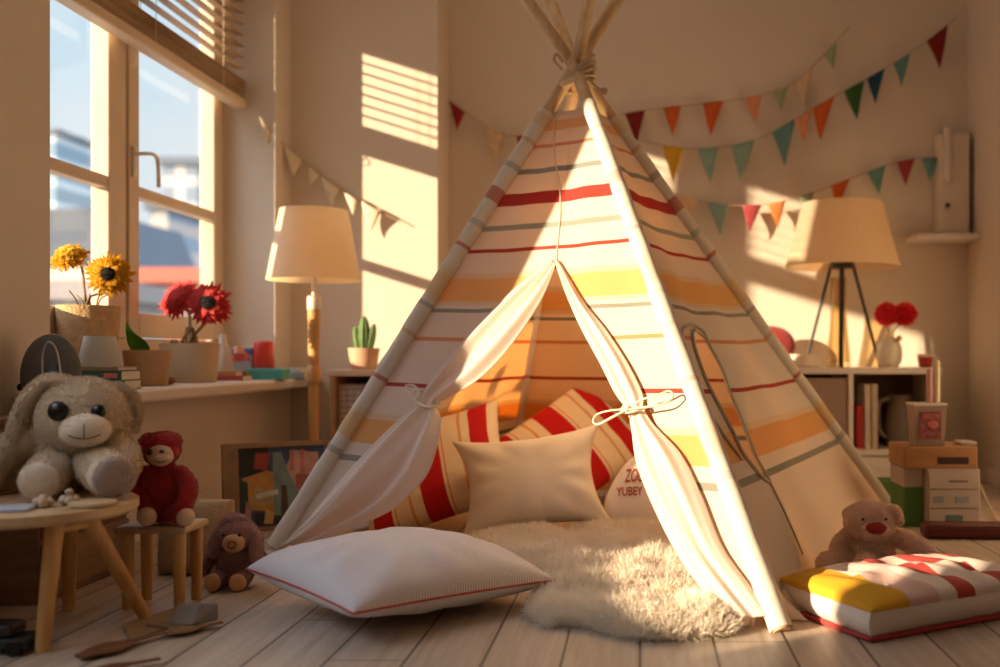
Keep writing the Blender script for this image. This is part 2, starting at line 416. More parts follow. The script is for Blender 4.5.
# ------------------------------------------------------------ city outside
def build_city():
    def bmat(name, wallc, winc, sx, sz):
        m, t, b = base_mat(name); b.inputs['Roughness'].default_value = .8
        br = t.nodes.new('ShaderNodeTexBrick'); br.offset = 0
        t.links.new(coords(t, 'Object'), br.inputs[0])
        mp = t.nodes.new('ShaderNodeMapping'); mp.inputs['Rotation'].default_value = (R(90), 0, 0)
        t.links.new(coords(t, 'Object'), mp.inputs[0]); t.links.new(mp.outputs[0], br.inputs[0])
        br.inputs['Color1'].default_value = lin(winc); br.inputs['Color2'].default_value = lin(winc); br.inputs['Mortar'].default_value = lin(wallc)
        br.inputs['Scale'].default_value = 1; br.inputs['Brick Width'].default_value = sx; br.inputs['Row Height'].default_value = sz; br.inputs['Mortar Size'].default_value = .35
        t.links.new(br.outputs[0], b.inputs['Base Color']); return m
    def bld(name, p0, p1, ytop, Y, mat, label, roof=None, roofc='#5d6670', dep=8):
        x0 = (p0-640)*Y/1000; x1 = (p1-640)*Y/1000; zt = .5+(355-ytop)*Y/1000
        r = thing(name, ((x0+x1)/2, Y+dep/2, -12), label, 'building')
        MB().box(x0, x1, Y, Y+dep, -12, zt).build('walls', mat, r, smooth=False)
        if roof:
            xm = x0+(x1-x0)*.42
            MB().poly([(x0-.4, Y-.4, zt), (x1+.4, Y-.4, zt), (xm+roof*.5, Y-.4, zt+roof), (xm-roof*.5, Y-.4, zt+roof)], (0, dep+.8, 0)).build('roof', M(roofc+'roof', roofc, .7), r, smooth=False)
        else:
            MB().box(x0-.25, x1+.25, Y-.25, Y+dep+.25, zt, zt+.5).build('roof', M(roofc+'roof', roofc, .7), r, smooth=False)
    bld('tower_block', 163, 197, 165, 65, bmat('tower_wall', '#b9b3ad', '#7d8894', 1.9, 1.7), 'tall pale tower block with flat roof beyond the right window pane')
    bld('apartment_building', 150, 168, 210, 54, bmat('apartment_wall', '#b8aca4', '#8794a2', 1.6, 1.5), 'lower grey apartment building just left of the tower block')
    bld('apartment_building', 40, 106, 262, 44, bmat('apartment_wall_b', '#c9bdb1', '#8b9099', 1.7, 2.0), 'wide pale house with dark sloping roof outside the left pane', roof=2.3, roofc='#4c5661')
    bld('apartment_building', 112, 215, 283, 33, bmat('brick_wall', '#a8584a', '#7f6a68', 1.4, 1.6), 'low red brick building behind the red gerberas', roofc='#b4604a', dep=5)
    bld('tower_block', 28, 56, 134, 90, bmat('tower_wall_b', '#b8c4c8', '#7b929e', 2.2, 2.0), 'slim distant blue grey tower at left pane edge')
    bld('apartment_building', 20, 110, 300, 26, bmat('apartment_wall_c', '#a39a92', '#77797d', 1.5, 1.6), 'low grey building behind the yellow sunflowers', roofc='#8d8580', dep=3)
build_city()

# ------------------------------------------------------------ tent
K = Vector((-.178, 2.83, 1.29))
F1 = Vector((-.945, 2.59, 0)); F2 = Vector((.256, 1.805, 0)); F3 = Vector((.80, 3.18, 0)); F4 = Vector((-.50, 3.75, 0))
BANDS = [(.105, .128, '#e2c08a'), (.158, .166, '#d59a78'), (.213, .226, '#9c9f9a'), (.268, .293, '#b8483c'), (.339, .349, '#a9ac9f'),
         (.390, .398, '#b84a3c'), (.440, .452, '#e2d0b0'), (.452, .497, '#e8bd78'), (.497, .505, '#e2d0b0'), (.513, .523, '#9f9d8e'), (.573, .580, '#dba070'), (.666, .675, '#b84a3c'),
         (.730, .742, '#e2d0b0'), (.742, .788, '#e4b470'), (.810, .822, '#a09c8c')]
CREAM = '#e4dacb'
m_tent = stripes('tent_canvas', CREAM, BANDS, 1, .85, tl=.36, tint='#ffe4c0')
m_tent_plain = M('tent_lining', '#efe6da', .85, .04, 6, tl=.35, tcol='#f6d09a', bump=.05, bs=200)
m_tent_back = stripes('back_canvas', '#f3e6d0', BANDS, 1, .85, tl=.62, tint='#ffe2b8')
m_tent_side = stripes('side_canvas', CREAM, BANDS, 1, .85, tl=.28, tint='#ffdcae')
def soften(c, base, k):
    a = [int(c[i:i+2], 16) for i in (1, 3, 5)]; b = [int(base[i:i+2], 16) for i in (1, 3, 5)]
    return '#%02x%02x%02x' % tuple(int(x*(1-k)+y*k) for x, y in zip(a, b))
m_sleeve = stripes('sleeve_canvas', '#e6d8c6', [(a, z, soften(c, '#e6d8c6', .45)) for a, z, c in BANDS], 1, .85, tl=.10, off=.012)
m_sleeve_pale = stripes('sleeve_canvas_pale', '#e6dacb', [(a, z, soften(c, '#e6dacb', .8)) for a, z, c in BANDS], 1, .85, tl=.10, off=.012)
tent = thing('play_tent', ((F1.x+F3.x)/2, (F1.y+F3.y)/2, 0), 'striped cream canvas teepee play tent with tied back door curtains', 'tent')

def pn(A, B, s, v): return K + (A + (B-A)*s - K)*v
def outn(A, B):
    n = (A-K).cross(B-K).normalized(); c = (F1+F2+F3+F4)/4
    return n if n.dot((A+B)/2 - c) > 0 else -n
def to_sv(A, B, px, py):
    n = outn(A, B); C = Vector((0, 0, .5)); d = Vector(((px-640)/1000, 1, (355-py)/1000))
    t = n.dot(K-C)/n.dot(d); q = C + d*t - K
    a = A-K; e = B-A       # q = v*a + v*s*e
    v = 1 - (q.z+K.z)/K.z
    r = q - a*v; s = r.dot(e)/(e.dot(e)*v); return s, v
def sag(s, v, seed=0, amp=.02):
    e = math.sin(PI*min(1, max(0, s)))
    f = -amp*e*v*1.2
    f += .006*v*e*math.sin(s*17+seed+3*v) + .005*e*v*noise.noise(Vector((s*6+seed, v*7, seed)))*2
    f += .004*math.sin(PI*min(1, max(0, s)))*math.sin((s*1.3+v*2.2)*13+seed)*v
    return f
def pt_on(A, B, s, v, out=0, seed=0, amp=.02): return pn(A, B, s, v) + outn(A, B)*(sag(s, v, seed, amp)+out)
VT = .085; VB = .985
# poles
feet = [(F1, (-0.020, -0.004, 0)), (F2, (0.002, -0.030, 0)), (F3, (0.014, 0.020, 0)), (F4, (-0.008, 0.034, 0))]
UP = [.30, .36, .34, .33]
for (F, of), up in zip(feet, UP):
    Kp = K + Vector(of); d = (Kp-F).normalized()
    top = Kp + d*(up)
    MB().tube([F+Vector((0, 0, .001)), F+d*.5, Kp, top], [.017, .0175, .018, .0165], 14).build('pole', m_pine, tent)
# sleeves round the poles
for i, (F, of) in enumerate(feet):
    Kp = K + Vector(of); pts = []; rr = []
    for k in range(61):
        v = VT + (.998-VT)*k/60
        p = Kp + (F-Kp)*v
        p += Vector((0, 0, 0)) ; pts.append(p)
        rr.append((.0200 if i == 1 else .0230) + .0009*math.sin(k*.9+i) + .0006*math.sin(k*2.3+i*2) + (.002*v))
    MB().tube(pts, rr, 16, cap=False, uvfn=lambda t, k: (k, VT+(.998-VT)*t)).build('pole_sleeve', m_sleeve_pale if i == 1 else m_sleeve, tent, angle=180)
# knot rope
rp_ = MB()
kc = K + Vector((0, 0, .0))
for j in range(5):
    z = -.030 + .013*j; r = .050 - .0025*abs(j-2)
    tl_ = (j-2)*.1 + .15
    rp_.tube([(kc.x + r*math.cos(a)*1.0, kc.y + r*math.sin(a), kc.z + z + math.sin(a+1)*tl_*.08 + r*math.cos(a)*.28) for a in [2*PI*q/28 for q in range(28)]], .0068, 8, closed=True)
rp_.build('rope_binding', M('rope', '#c9ab84', .9, .1, 40, bump=.3, bs=200), tent, angle=180)
MB().tube(catmull([K+Vector((-.04, -.03, .01)), K+Vector((-.062, -.03, .035)), K+Vector((-.055, -.03, .052)), K+Vector((-.038, -.03, .03))], 5), .004, 8).build('rope_loop', MC['rope'], tent)
MB().tube(catmull([K+Vector((.03, -.035, -.015)), K+Vector((.052, -.04, -.04)), K+Vector((.075, -.045, -.055))], 5), .004, 8).ell(K+Vector((.078, -.045, -.055)), .010).build('toggle', MC['rope'], tent)

def interp(poly):                     # boundary s as a function of v from (s, v) list
    vsx = [p[1] for p in poly]; ss = [p[0] for p in poly]
    return lambda v: float(np.interp(v, vsx, ss))
LB = [to_sv(F1, F2, *p) for p in [(555, 261), (490, 318), (425, 396), (400, 430), (345, 480), (290, 545)]]
RB = [to_sv(F1, F2, *p) for p in [(555, 261), (582, 300), (604, 330), (627, 365), (645, 400), (655, 425), (671, 449), (690, 477), (712, 534), (735, 575), (760, 612)]]
sL, sR = interp(LB), interp(RB); va = LB[0][1]
def fp(s0f, s1f):
    m_ = MB()
    def g(u, w_):
        v = VT + (VB-VT)*w_; a, b_ = s0f(v), s1f(v); s = a + (b_-a)*u
        return pt_on(F1, F2, s, v)
    m_.grid(g, 40, 150, lambda u, w_: (u, VT+(VB-VT)*w_)); return m_
fp(lambda v: 0.0, sL).build('front_panel', m_tent, tent, angle=180, solid=.0015)
fp(sR, lambda v: 1.0).build('front_panel', m_tent, tent, angle=180, solid=.0015)
# back panels
for A, B, sd in ((F4, F1, 4), (F3, F4, 7)):
    m_ = MB().grid(lambda u, w_: pt_on(A, B, u, VT+(VB-VT)*w_, 0, sd, .01), 40, 60, lambda u, w_: (u, VT+(VB-VT)*w_))
    m_.build('back_panel', m_tent_back, tent, angle=180, solid=.0015)
# right panel with arched window
ARCH = [(695, 332), (701, 328), (710, 334), (717, 347), (726, 364), (735, 389), (744, 408), (760, 448), (778, 478), (748, 455), (735, 430), (723, 405), (712, 383), (704, 364), (697, 345)]
arc_sv = [to_sv(F2, F3, *p) for p in ARCH]
def inside(pt, poly):
    x, y = pt; c = False; n = len(poly)
    for i in range(n):
        x1, y1 = poly[i]; x2, y2 = poly[(i+1) % n]
        if (y1 > y) != (y2 > y) and x < (x2-x1)*(y-y1)/(y2-y1)+x1: c = not c
    return c
MB().grid(lambda u, w_: pt_on(F2, F3, u, VT+(VB-VT)*w_, 0, 2, .03), 150, 260, lambda u, w_: (u, VT+(VB-VT)*w_),
          skip=lambda u, w_: inside((u, VT+(VB-VT)*w_), arc_sv)).build('side_panel', m_tent_side, tent, angle=180, solid=.0015)
m_pipe = M('piping_grey', '#bdb09a', .8)
def line_on(A, B, pxs, r, mat, name, seed, amp, out=.004, sub=6, closed=False):
    sv = [to_sv(A, B, *p) for p in pxs]; q = catmull(sv + ([sv[0]] if closed else []), sub)
    if closed: q = q[:-1]
    return MB().tube([pt_on(A, B, a, v, out, seed, amp) for a, v in q], r, 8, closed=closed).build(name, mat, tent, angle=180)
line_on(F2, F3, ARCH, .0042, m_pipe, 'window_piping', 2, .03, closed=True)
line_on(F2, F3, [(778, 478), (793, 510), (813, 549)], .0022, m_pipe, 'side_seam', 2, .03)
line_on(F2, F3, [(716, 346), (709, 329), (697, 323), (686, 327), (683, 337), (689, 366), (704, 400), (724, 432), (744, 458)], .0038, m_pipe, 'window_piping', 2, .03)
line_on(F1, F2, [(559, 110), (558, 180), (555, 259)], .002, m_tent_plain, 'centre_seam', 0, .02, out=.002)

def drape(name, secs, npl, bulge, amp, seed):
    q = catmull([a+b for a, b in secs], 8); m_ = MB(); rows = len(q)-1; n = 44
    ws = [math.hypot(r[2]-r[0], r[3]-r[1]) for r in q]
    def g(u, w_):
        i = min(rows, int(round(w_*rows))); r = q[i]
        s, v = to_sv(F1, F2, r[0]+(r[2]-r[0])*u, r[1]+(r[3]-r[1])*u)
        wd = ws[i]*2.3/1000
        o = .010 + bulge*math.sin(PI*u)*wd + amp*wd*math.cos(2*PI*npl*u + seed + 1.5*math.sin(w_*4)) * math.sin(PI*u)**.5
        o += .25*amp*wd*math.cos(2*PI*(npl*2.3)*u + seed*2)
        return pt_on(F1, F2, s, v, max(.003, o))
    m_.grid(g, n, rows, lambda u, w_: (u, w_)); return m_.build(name, m_tent_plain, tent, angle=180, solid=.002)
LS = [((552, 259), (556, 263)), ((515, 290), (540, 300)), ((475, 328), (510, 345)), ((446, 360), (479, 378)), ((428, 384), (449, 396)), ((422, 394), (436, 405)),
      ((414, 406), (441, 420)), ((395, 424), (438, 446)), ((368, 452), (424, 478)), ((335, 490), (392, 508)), ((306, 525), (340, 531)), ((281, 549), (306, 547))]
RS = [((554, 259), (558, 261)), ((564, 290), (584, 302)), ((583, 332), (606, 330)), ((601, 365), (629, 365)), ((616, 394), (643, 394)), ((627, 410), (644, 408)),
      ((631, 428), (654, 425)), ((636, 465), (682, 455)), ((656, 513), (702, 494)), ((681, 560), (724, 548)), ((708, 596), (752, 588)), ((735, 624), (772, 618))]
drape('door_curtain', LS, 2, .34, .12, .6)
drape('door_curtain', RS, 2, .26, .07, 2.1)
# ties
m_tie = M('tie_cotton', '#e8d9c0', .85, .05, 20)
def tiepts(pxs, out): 
    return [pt_on(F1, F2, *to_sv(F1, F2, px, py), o) for (px, py), o in zip(pxs, out)]
def ribbon(pxs, outs, r=.004): return MB().tube(catmull(tiepts(pxs, outs), 6), r, 8, flat=.7)
b_ = ribbon([(425, 392), (418, 395), (421, 404), (432, 410), (440, 406), (436, 398)], [.02, .03, .035, .035, .02, .01], .0042); b_.build('curtain_tie', m_tie, tent, angle=180)
b_ = ribbon([(424, 405), (416, 397), (414, 391), (421, 390), (425, 397), (422, 404), (424, 412), (427, 414)], [.035, .04, .04, .035, .035, .04, .035, .03], .003); b_.build('tie_bow', m_tie, tent, angle=180)
b_ = ribbon([(625, 404), (625, 414), (633, 417), (645, 413), (648, 406)], [.005, .025, .035, .03, .005], .0042); b_.build('curtain_tie', m_tie, tent, angle=180)
b_ = ribbon([(634, 414), (620, 416), (606, 420), (600, 426), (606, 430), (620, 424), (634, 415)], [.035, .04, .04, .035, .04, .045, .04], .0032)
b_.tube(catmull(tiepts([(634, 414), (648, 406), (664, 402), (676, 397), (679, 402), (668, 410), (650, 413), (636, 415)], [.035, .04, .04, .035, .03, .035, .04, .04]), 6), .0032, 8, flat=.7)
b_.ell(tiepts([(634, 414)], [.04])[0], .008)
b_.build('tie_bow', m_tie, tent, angle=180)
# ruffled hem at the foot of the front pole
def hem(A, B, s0, s1, name, seed):
    def g(u, w_):
        s = s0+(s1-s0)*u; p = pt_on(A, B, s, .965, 0); n = outn(A, B); n = Vector((n.x, n.y, 0)).normalized()
        z = .045*(1-w_)+.004; o = .005+w_*(.03+.016*math.sin(u*22+seed)+.008*math.sin(u*51+seed)) 
        return Vector((p.x, p.y, z)) + n*o
    MB().grid(g, 80, 8).build(name, m_tent_plain, tent, angle=180, solid=.002)
hem(F1, F2, .87, .985, 'hem', 1); hem(F2, F3, .015, .12, 'hem', 3)

# ------------------------------------------------------------ pillows
def pillow_fn(w, h, t, pinch=.09, exp=.42, wr=.0, seed=0, flatb=1.0, lump=0):
    def f(u, v, side):
        e = max(0, (1-u*u)*(1-v*v)); th = t/2*e**exp
        x = w/2*u*(1 - pinch*(1-v*v)*abs(u)**2); y = h/2*v*(1 - pinch*(1-u*u)*abs(v)**2)
        r = 0
        if wr:
            d = max(abs(u), abs(v)); ang = math.atan2(v, u)
            r = wr*math.sin(ang*11+seed)*max(0, d-.35)*(1-d**6)*1.5 + wr*.9*noise.noise(Vector((u*2.2+seed, v*2.2, seed)))*(1-d**4)
        z = th*(1 if side > 0 else -flatb) + r*(1 if side > 0 else .5)
        return Vector((x, y, z))
    return f
def pillow(name, w, h, t, mat, center, rot, label, cat='pillow', group=None, n=44, uvs=(1, 1), pipe=None, **kw):
    f = pillow_fn(w, h, t, **kw); root = None
    m_ = MB(); c = Vector(center)
    for side in (1, -1):
        m_.grid(lambda a, b: rot @ f(math.sin((a*2-1)*PI/2), math.sin((b*2-1)*PI/2), side) + c, n, n,
                lambda a, b: ((math.sin((a*2-1)*PI/2)+1)/2, (math.sin((b*2-1)*PI/2)+1)/2), flip=(side < 0))
    if pipe is None:
        o = m_.build(name, mat, None, loc=center, angle=180); tag(o, label, cat, group); return o, f
    root = thing(name, center, label, cat, group)
    m_.build('cushion_body', mat, root, angle=180)
    E = [(-1, -1), (1, -1), (1, 1), (-1, 1)]; pts = []
    for i in range(4):
        a = E[i]; b = E[(i+1) % 4]
        for k in range(24):
            t_ = k/24; pts.append(rot @ f(a[0]+(b[0]-a[0])*t_, a[1]+(b[1]-a[1])*t_, 1) + c)
    MB().tube(pts, pipe[1], 8, closed=True).build('piping', pipe[0], root, angle=180)
    return root, f

def weave_mat(name, col, col2, sc=240, bump=.5):
    m, t, b = base_mat(name); b.inputs['Roughness'].default_value = .9; b.inputs['Sheen Weight'].default_value = .2
    ck = t.nodes.new('ShaderNodeTexChecker'); ck.inputs['Scale'].default_value = sc
    ck.inputs[1].default_value = lin(col); ck.inputs[2].default_value = lin(col2)
    t.links.new(coords(t, 'UV'), ck.inputs[0]); t.links.new(ck.outputs[0], b.inputs['Base Color'])
    add_bump(t, b, ck.outputs[1], bump, .001); return m
# big front pillow
R_fp = rotz(R(-44)) @ Matrix.Identity(3)
tilt = Matrix.Rotation(R(3), 3, 'Y')
pillow('floor_pillow', .405, .45, .165, weave_mat('white_weave', '#efe6e4', '#b8a8a6', 150), (-.472, 1.985, .064), tilt @ R_fp,
       'large white woven pillow with thin red piping lying on the floor before the tent', group='pillows around the tent',
       pipe=(M('red_piping', '#b8443a', .8), .0022), pinch=.05, exp=.40, wr=.006, seed=2, flatb=.62)
def ustripe(name, base, bands): return stripes(name, base, bands, 0, .85, weave=.2)
RED = '#c01f1e'; CR = '#ecd8bb'
st1 = ustripe('red_stripe_fabric', CR, [(.06, .20, RED), (.225, .232, '#d8783e'), (.33, .35, '#d8a070'), (.42, .58, RED), (.60, .607, '#d8783e'), (.72, .74, '#d8a070'), (.80, .93, RED)])
def orient(yaw, lean, roll):            # pillow standing, facing -Y, leaning back
    return rotz(R(yaw)) @ rotx(R(90-lean)) @ rotz(R(roll))
pillow('striped_pillow', .44, .36, .15, st1, (-.60, 2.93, .165), orient(-12, 38, 22),
       'red and cream striped pillow at the left inside the tent', group='pillows around the tent', wr=.006, seed=5)
pillow('striped_pillow', .48, .36, .15, st1, (-.235, 3.30, .185), orient(12, 30, 36),
       'red and cream striped pillow leaning behind the plain cream pillow', group='pillows around the tent', wr=.006, seed=9)
pillow('cream_pillow', .415, .29, .15, M('cream_cotton', '#ecdfd0', .9, .03, bump=.05, bs=150), (-.30, 2.76, .150), orient(4, 24, 7),
       'plain cream pillow with pointed corners in the middle of the tent', group='pillows around the tent', wr=.007, seed=1, pinch=.19)
# small printed pillow
tp = thing('printed_pillow', (.0, 2.80, .045), 'small white rounded pillow printed with red letters beside the right curtain', 'pillow', 'pillows around the tent')
Rt = orient(0, 20, 0); tcn = Vector((.005, 2.80, .120))
def dome(a, b, side):
    u = math.sin((a*2-1)*PI/2); v = math.sin((b*2-1)*PI/2)
    wid = (1-((v+1)/2)**1.6)**.62 if v < 1 else 0
    e = max(0, (1-u*u)*(1-v*v)); return Vector((.118*u*max(wid, .02)*(.88+.12*min(1, (v+1)*1.4)), .105*v, (.055 if side > 0 else -.04)*e**.42))
m_ = MB()
for side in (1, -1): m_.grid(lambda a, b: Rt @ dome(a, b, side) + tcn, 36, 36, flip=side < 0)
m_.build('pillow_body', M('white_cotton', '#ead9cb', .9, .03), tp, angle=180)
def text_mesh(txt, size, mat, name, parent, fn, shear=0):
    cu = D.curves.new('lettering', 'FONT'); cu.body = txt; cu.size = size; cu.align_x = 'CENTER'; cu.align_y = 'CENTER'; cu.extrude = .0; cu.resolution_u = 4; cu.offset = size*.012
    o = D.objects.new('lettering', cu); COL.objects.link(o)
    me = D.meshes.new_from_object(o.evaluated_get(bpy.context.evaluated_depsgraph_get())); D.objects.remove(o)
    mb_ = MB(); mb_.add([fn(v.co.x, v.co.y) for v in me.vertices], [tuple(p.vertices) for p in me.polygons])
    D.meshes.remove(me); return mb_.build(name, mat, parent, smooth=False, solid=.0006)
def onp(x, y, ys, cy):
    # invert dome roughly: y -> v, x -> u
    yy = y*ys+cy; v = max(-.98, min(.98, yy/.105)); wid = (1-((v+1)/2)**1.6)**.62*(.88+.12*min(1, (v+1)*1.4)); u = max(-.97, min(.97, x/(.118*wid)))
    e = (1-u*u)*(1-v*v); return Rt @ Vector((x, yy, .055*e**.42 + .0018)) + tcn
m_ink = M('red_print', '#b03a34', .8)
bpy.context.view_layer.update()
text_mesh('ZOU', .036, m_ink, 'lettering', tp, lambda x, y: onp(x*.66-.020+y*.2, y, 1.5, .030))
text_mesh('YUBEY', .034, m_ink, 'lettering', tp, lambda x, y: onp(x*.70-.034, y, 1.0, -.014))

# tufted patchwork cushion
def patch_mat():
    m, t, b = base_mat('patchwork'); b.inputs['Roughness'].default_value = .85
    uv = coords(t, 'UV'); sp = t.nodes.new('ShaderNodeSeparateXYZ'); t.links.new(uv, sp.inputs[0])
    def ramp(sock, els):
        r = t.nodes.new('ShaderNodeValToRGB'); r.color_ramp.interpolation = 'CONSTANT'; cr = r.color_ramp; cr.elements[0].color = lin(els[0][1]); cr.elements.remove(cr.elements[1])
        for p, c in els[1:]: e = cr.elements.new(p); e.color = lin(c)
        t.links.new(sock, r.inputs[0]); return r.outputs[0]
    W_, P_, Rr, Y_ = '#e8d6c6', '#dcb7ab', '#b8443c', '#e0a622'
    a = ramp(sp.outputs[0], [(0, Y_), (.20, P_), (.36, W_), (.46, Rr), (.56, W_), (.72, Rr), (.82, W_), (.92, P_)])
    c = ramp(sp.outputs[0], [(0, Y_), (.17, W_), (.30, P_), (.42, Rr), (.52, P_), (.60, Rr), (.74, W_), (.88, Rr)])
    k = t.nodes.new('ShaderNodeMath'); k.operation = 'GREATER_THAN'; k.inputs[1].default_value = .5; t.links.new(sp.outputs[1], k.inputs[0])
    mx = t.nodes.new('ShaderNodeMix'); mx.data_type = 'RGBA'; t.links.new(k.outputs[0], mx.inputs[0]); t.links.new(a, mx.inputs[6]); t.links.new(c, mx.inputs[7])
    t.links.new(mx.outputs[2], b.inputs['Base Color'])
    n2 = t.nodes.new('ShaderNodeTexNoise'); n2.inputs['Scale'].default_value = 150; t.links.new(coords(t, 'Object'), n2.inputs[0]); add_bump(t, b, n2.outputs[0], .1)
    return m
cu = thing('patchwork_cushion', (.53, 1.96, 0), 'tufted floor cushion with yellow red and pink patches right of the tent', 'cushion', 'pillows around the tent')
c0 = Vector((.40, 1.735, 0)); ea = Vector((-.13, .25, 0)); eb = Vector((.40, .225, 0))
tufts = [(.27, .33), (.27, .72), (.52, .33), (.52, .72), (.78, .33), (.78, .72)]
def cpt(u, v, z): 
    k = .015*math.sin(PI*u)*0; return c0 + eb*u + ea*v + Vector((0, 0, z))
def ctop(a, b):
    u = .5+.5*math.sin((a-.5)*PI); v = .5+.5*math.sin((b-.5)*PI)
    e = max(0, 16*u*(1-u)*v*(1-v)); z = .052 + .040*e**.33
    for tu, tv in tufts:
        d = math.hypot((u-tu)*.46, (v-tv)*.28); z -= .020*math.exp(-(d/.030)**2) + .004*math.exp(-(d/.07)**2)
    z += .003*math.sin(u*40+v*9)*min(1, e*2)
    return cpt(u, v, z)
m_ = MB().grid(ctop, 90, 60, lambda a, b: (.5+.5*math.sin((a-.5)*PI), .5+.5*math.sin((b-.5)*PI)))
m_.build('cushion_top', patch_mat(), cu, angle=180)
ring = [(k/20, 0) for k in range(20)] + [(1, k/14) for k in range(14)] + [(1-k/20, 1) for k in range(20)] + [(0, 1-k/14) for k in range(14)]
def cside(a, b):
    i = int(round(a*len(ring))) % len(ring); u, v = ring[i]; p = cpt(u, v, .052 - b*.048); cc = cpt(.5, .5, 0)
    o = (Vector((p.x, p.y, 0))-cc).normalized()*(.014*math.sin(PI*b) + .002*math.sin(i*2.1)); return p+o - (Vector((p.x, p.y, 0))-cc).normalized()*b*.012
MB().grid(cside, len(ring), 8).build('cushion_side', M('cushion_side_fabric', '#ead9ca', .9, .04), cu, angle=180)
MB().tube([cpt(u, v, .006) for u, v in ring], .0052, 8, closed=True).build('piping', M('red_band', '#b03a34', .8), cu, angle=180)
m_ = MB()
for u, v in tufts: m_.ell(cpt(u, v, .068), (.006, .006, .003), nu=12, nv=6)
m_.build('tuft_buttons', MC['cushion_side_fabric'], cu)

# ------------------------------------------------------------ sheepskin rug
def rug():
    cpx = Vector((-.08, 2.33, 0))
    bd = [(-.20, 1.95), (-.155, 1.82), (-.05, 1.765), (.06, 1.755), (.15, 1.80), (.165, 1.95), (.13, 2.2), (.16, 2.5), (.18, 2.78), (.0, 2.90), (-.2, 2.70), (-.40, 2.72), (-.46, 2.62), (-.36, 2.42), (-.17, 2.16)]
    pol = sorted([(math.atan2(y-cpx.y, x-cpx.x), math.hypot(x-cpx.x, y-cpx.y)) for x, y in bd]); an = [p[0] for p in pol]; ra = [p[1] for p in pol]
    an = [an[-1]-2*PI] + an + [an[0]+2*PI]; ra = [ra[-1]] + ra + [ra[0]]
    def g(u, w_):
        th = -PI + 2*PI*u; rr = float(np.interp(th, an, ra)); rr *= 1 + .05*math.sin(th*9)+.03*math.sin(th*17+1); r = rr*math.sin(w_*PI/2)
        x = cpx.x + r*math.cos(th); y = cpx.y + r*math.sin(th); k = r/rr if rr else 0
        h = .036*max(0, 1-k**5)**.5 + (1-k**6)*(.030*noise.noise(Vector((x*9, y*7, 3))) + .016*noise.noise(Vector((x*22, y*19, 5))))
        return Vector((x, y, max(.003, h)))
    m_ = MB().grid(g, 160, 50, flip=False)
    # orientation check
    a, b, c, d = [Vector(m_.v[i]) for i in m_.f[2000]]
    if (b-a).cross(c-a).z < 0: m_.f = [f[::-1] for f in m_.f]
    m_.fur(120000, .028, .0021, droop=.25, jit=.75, seed=4, curl=.9)
    mt = M('sheepskin', '#f8eddc', .95, .06, 14, sheen=.3, tl=.35)
    o = m_.build('sheepskin_rug', mt, None, loc=(cpx.x, cpx.y, 0), angle=180)
    tag(o, 'fluffy cream sheepskin rug spilling out of the tent door', 'rug')
rug()

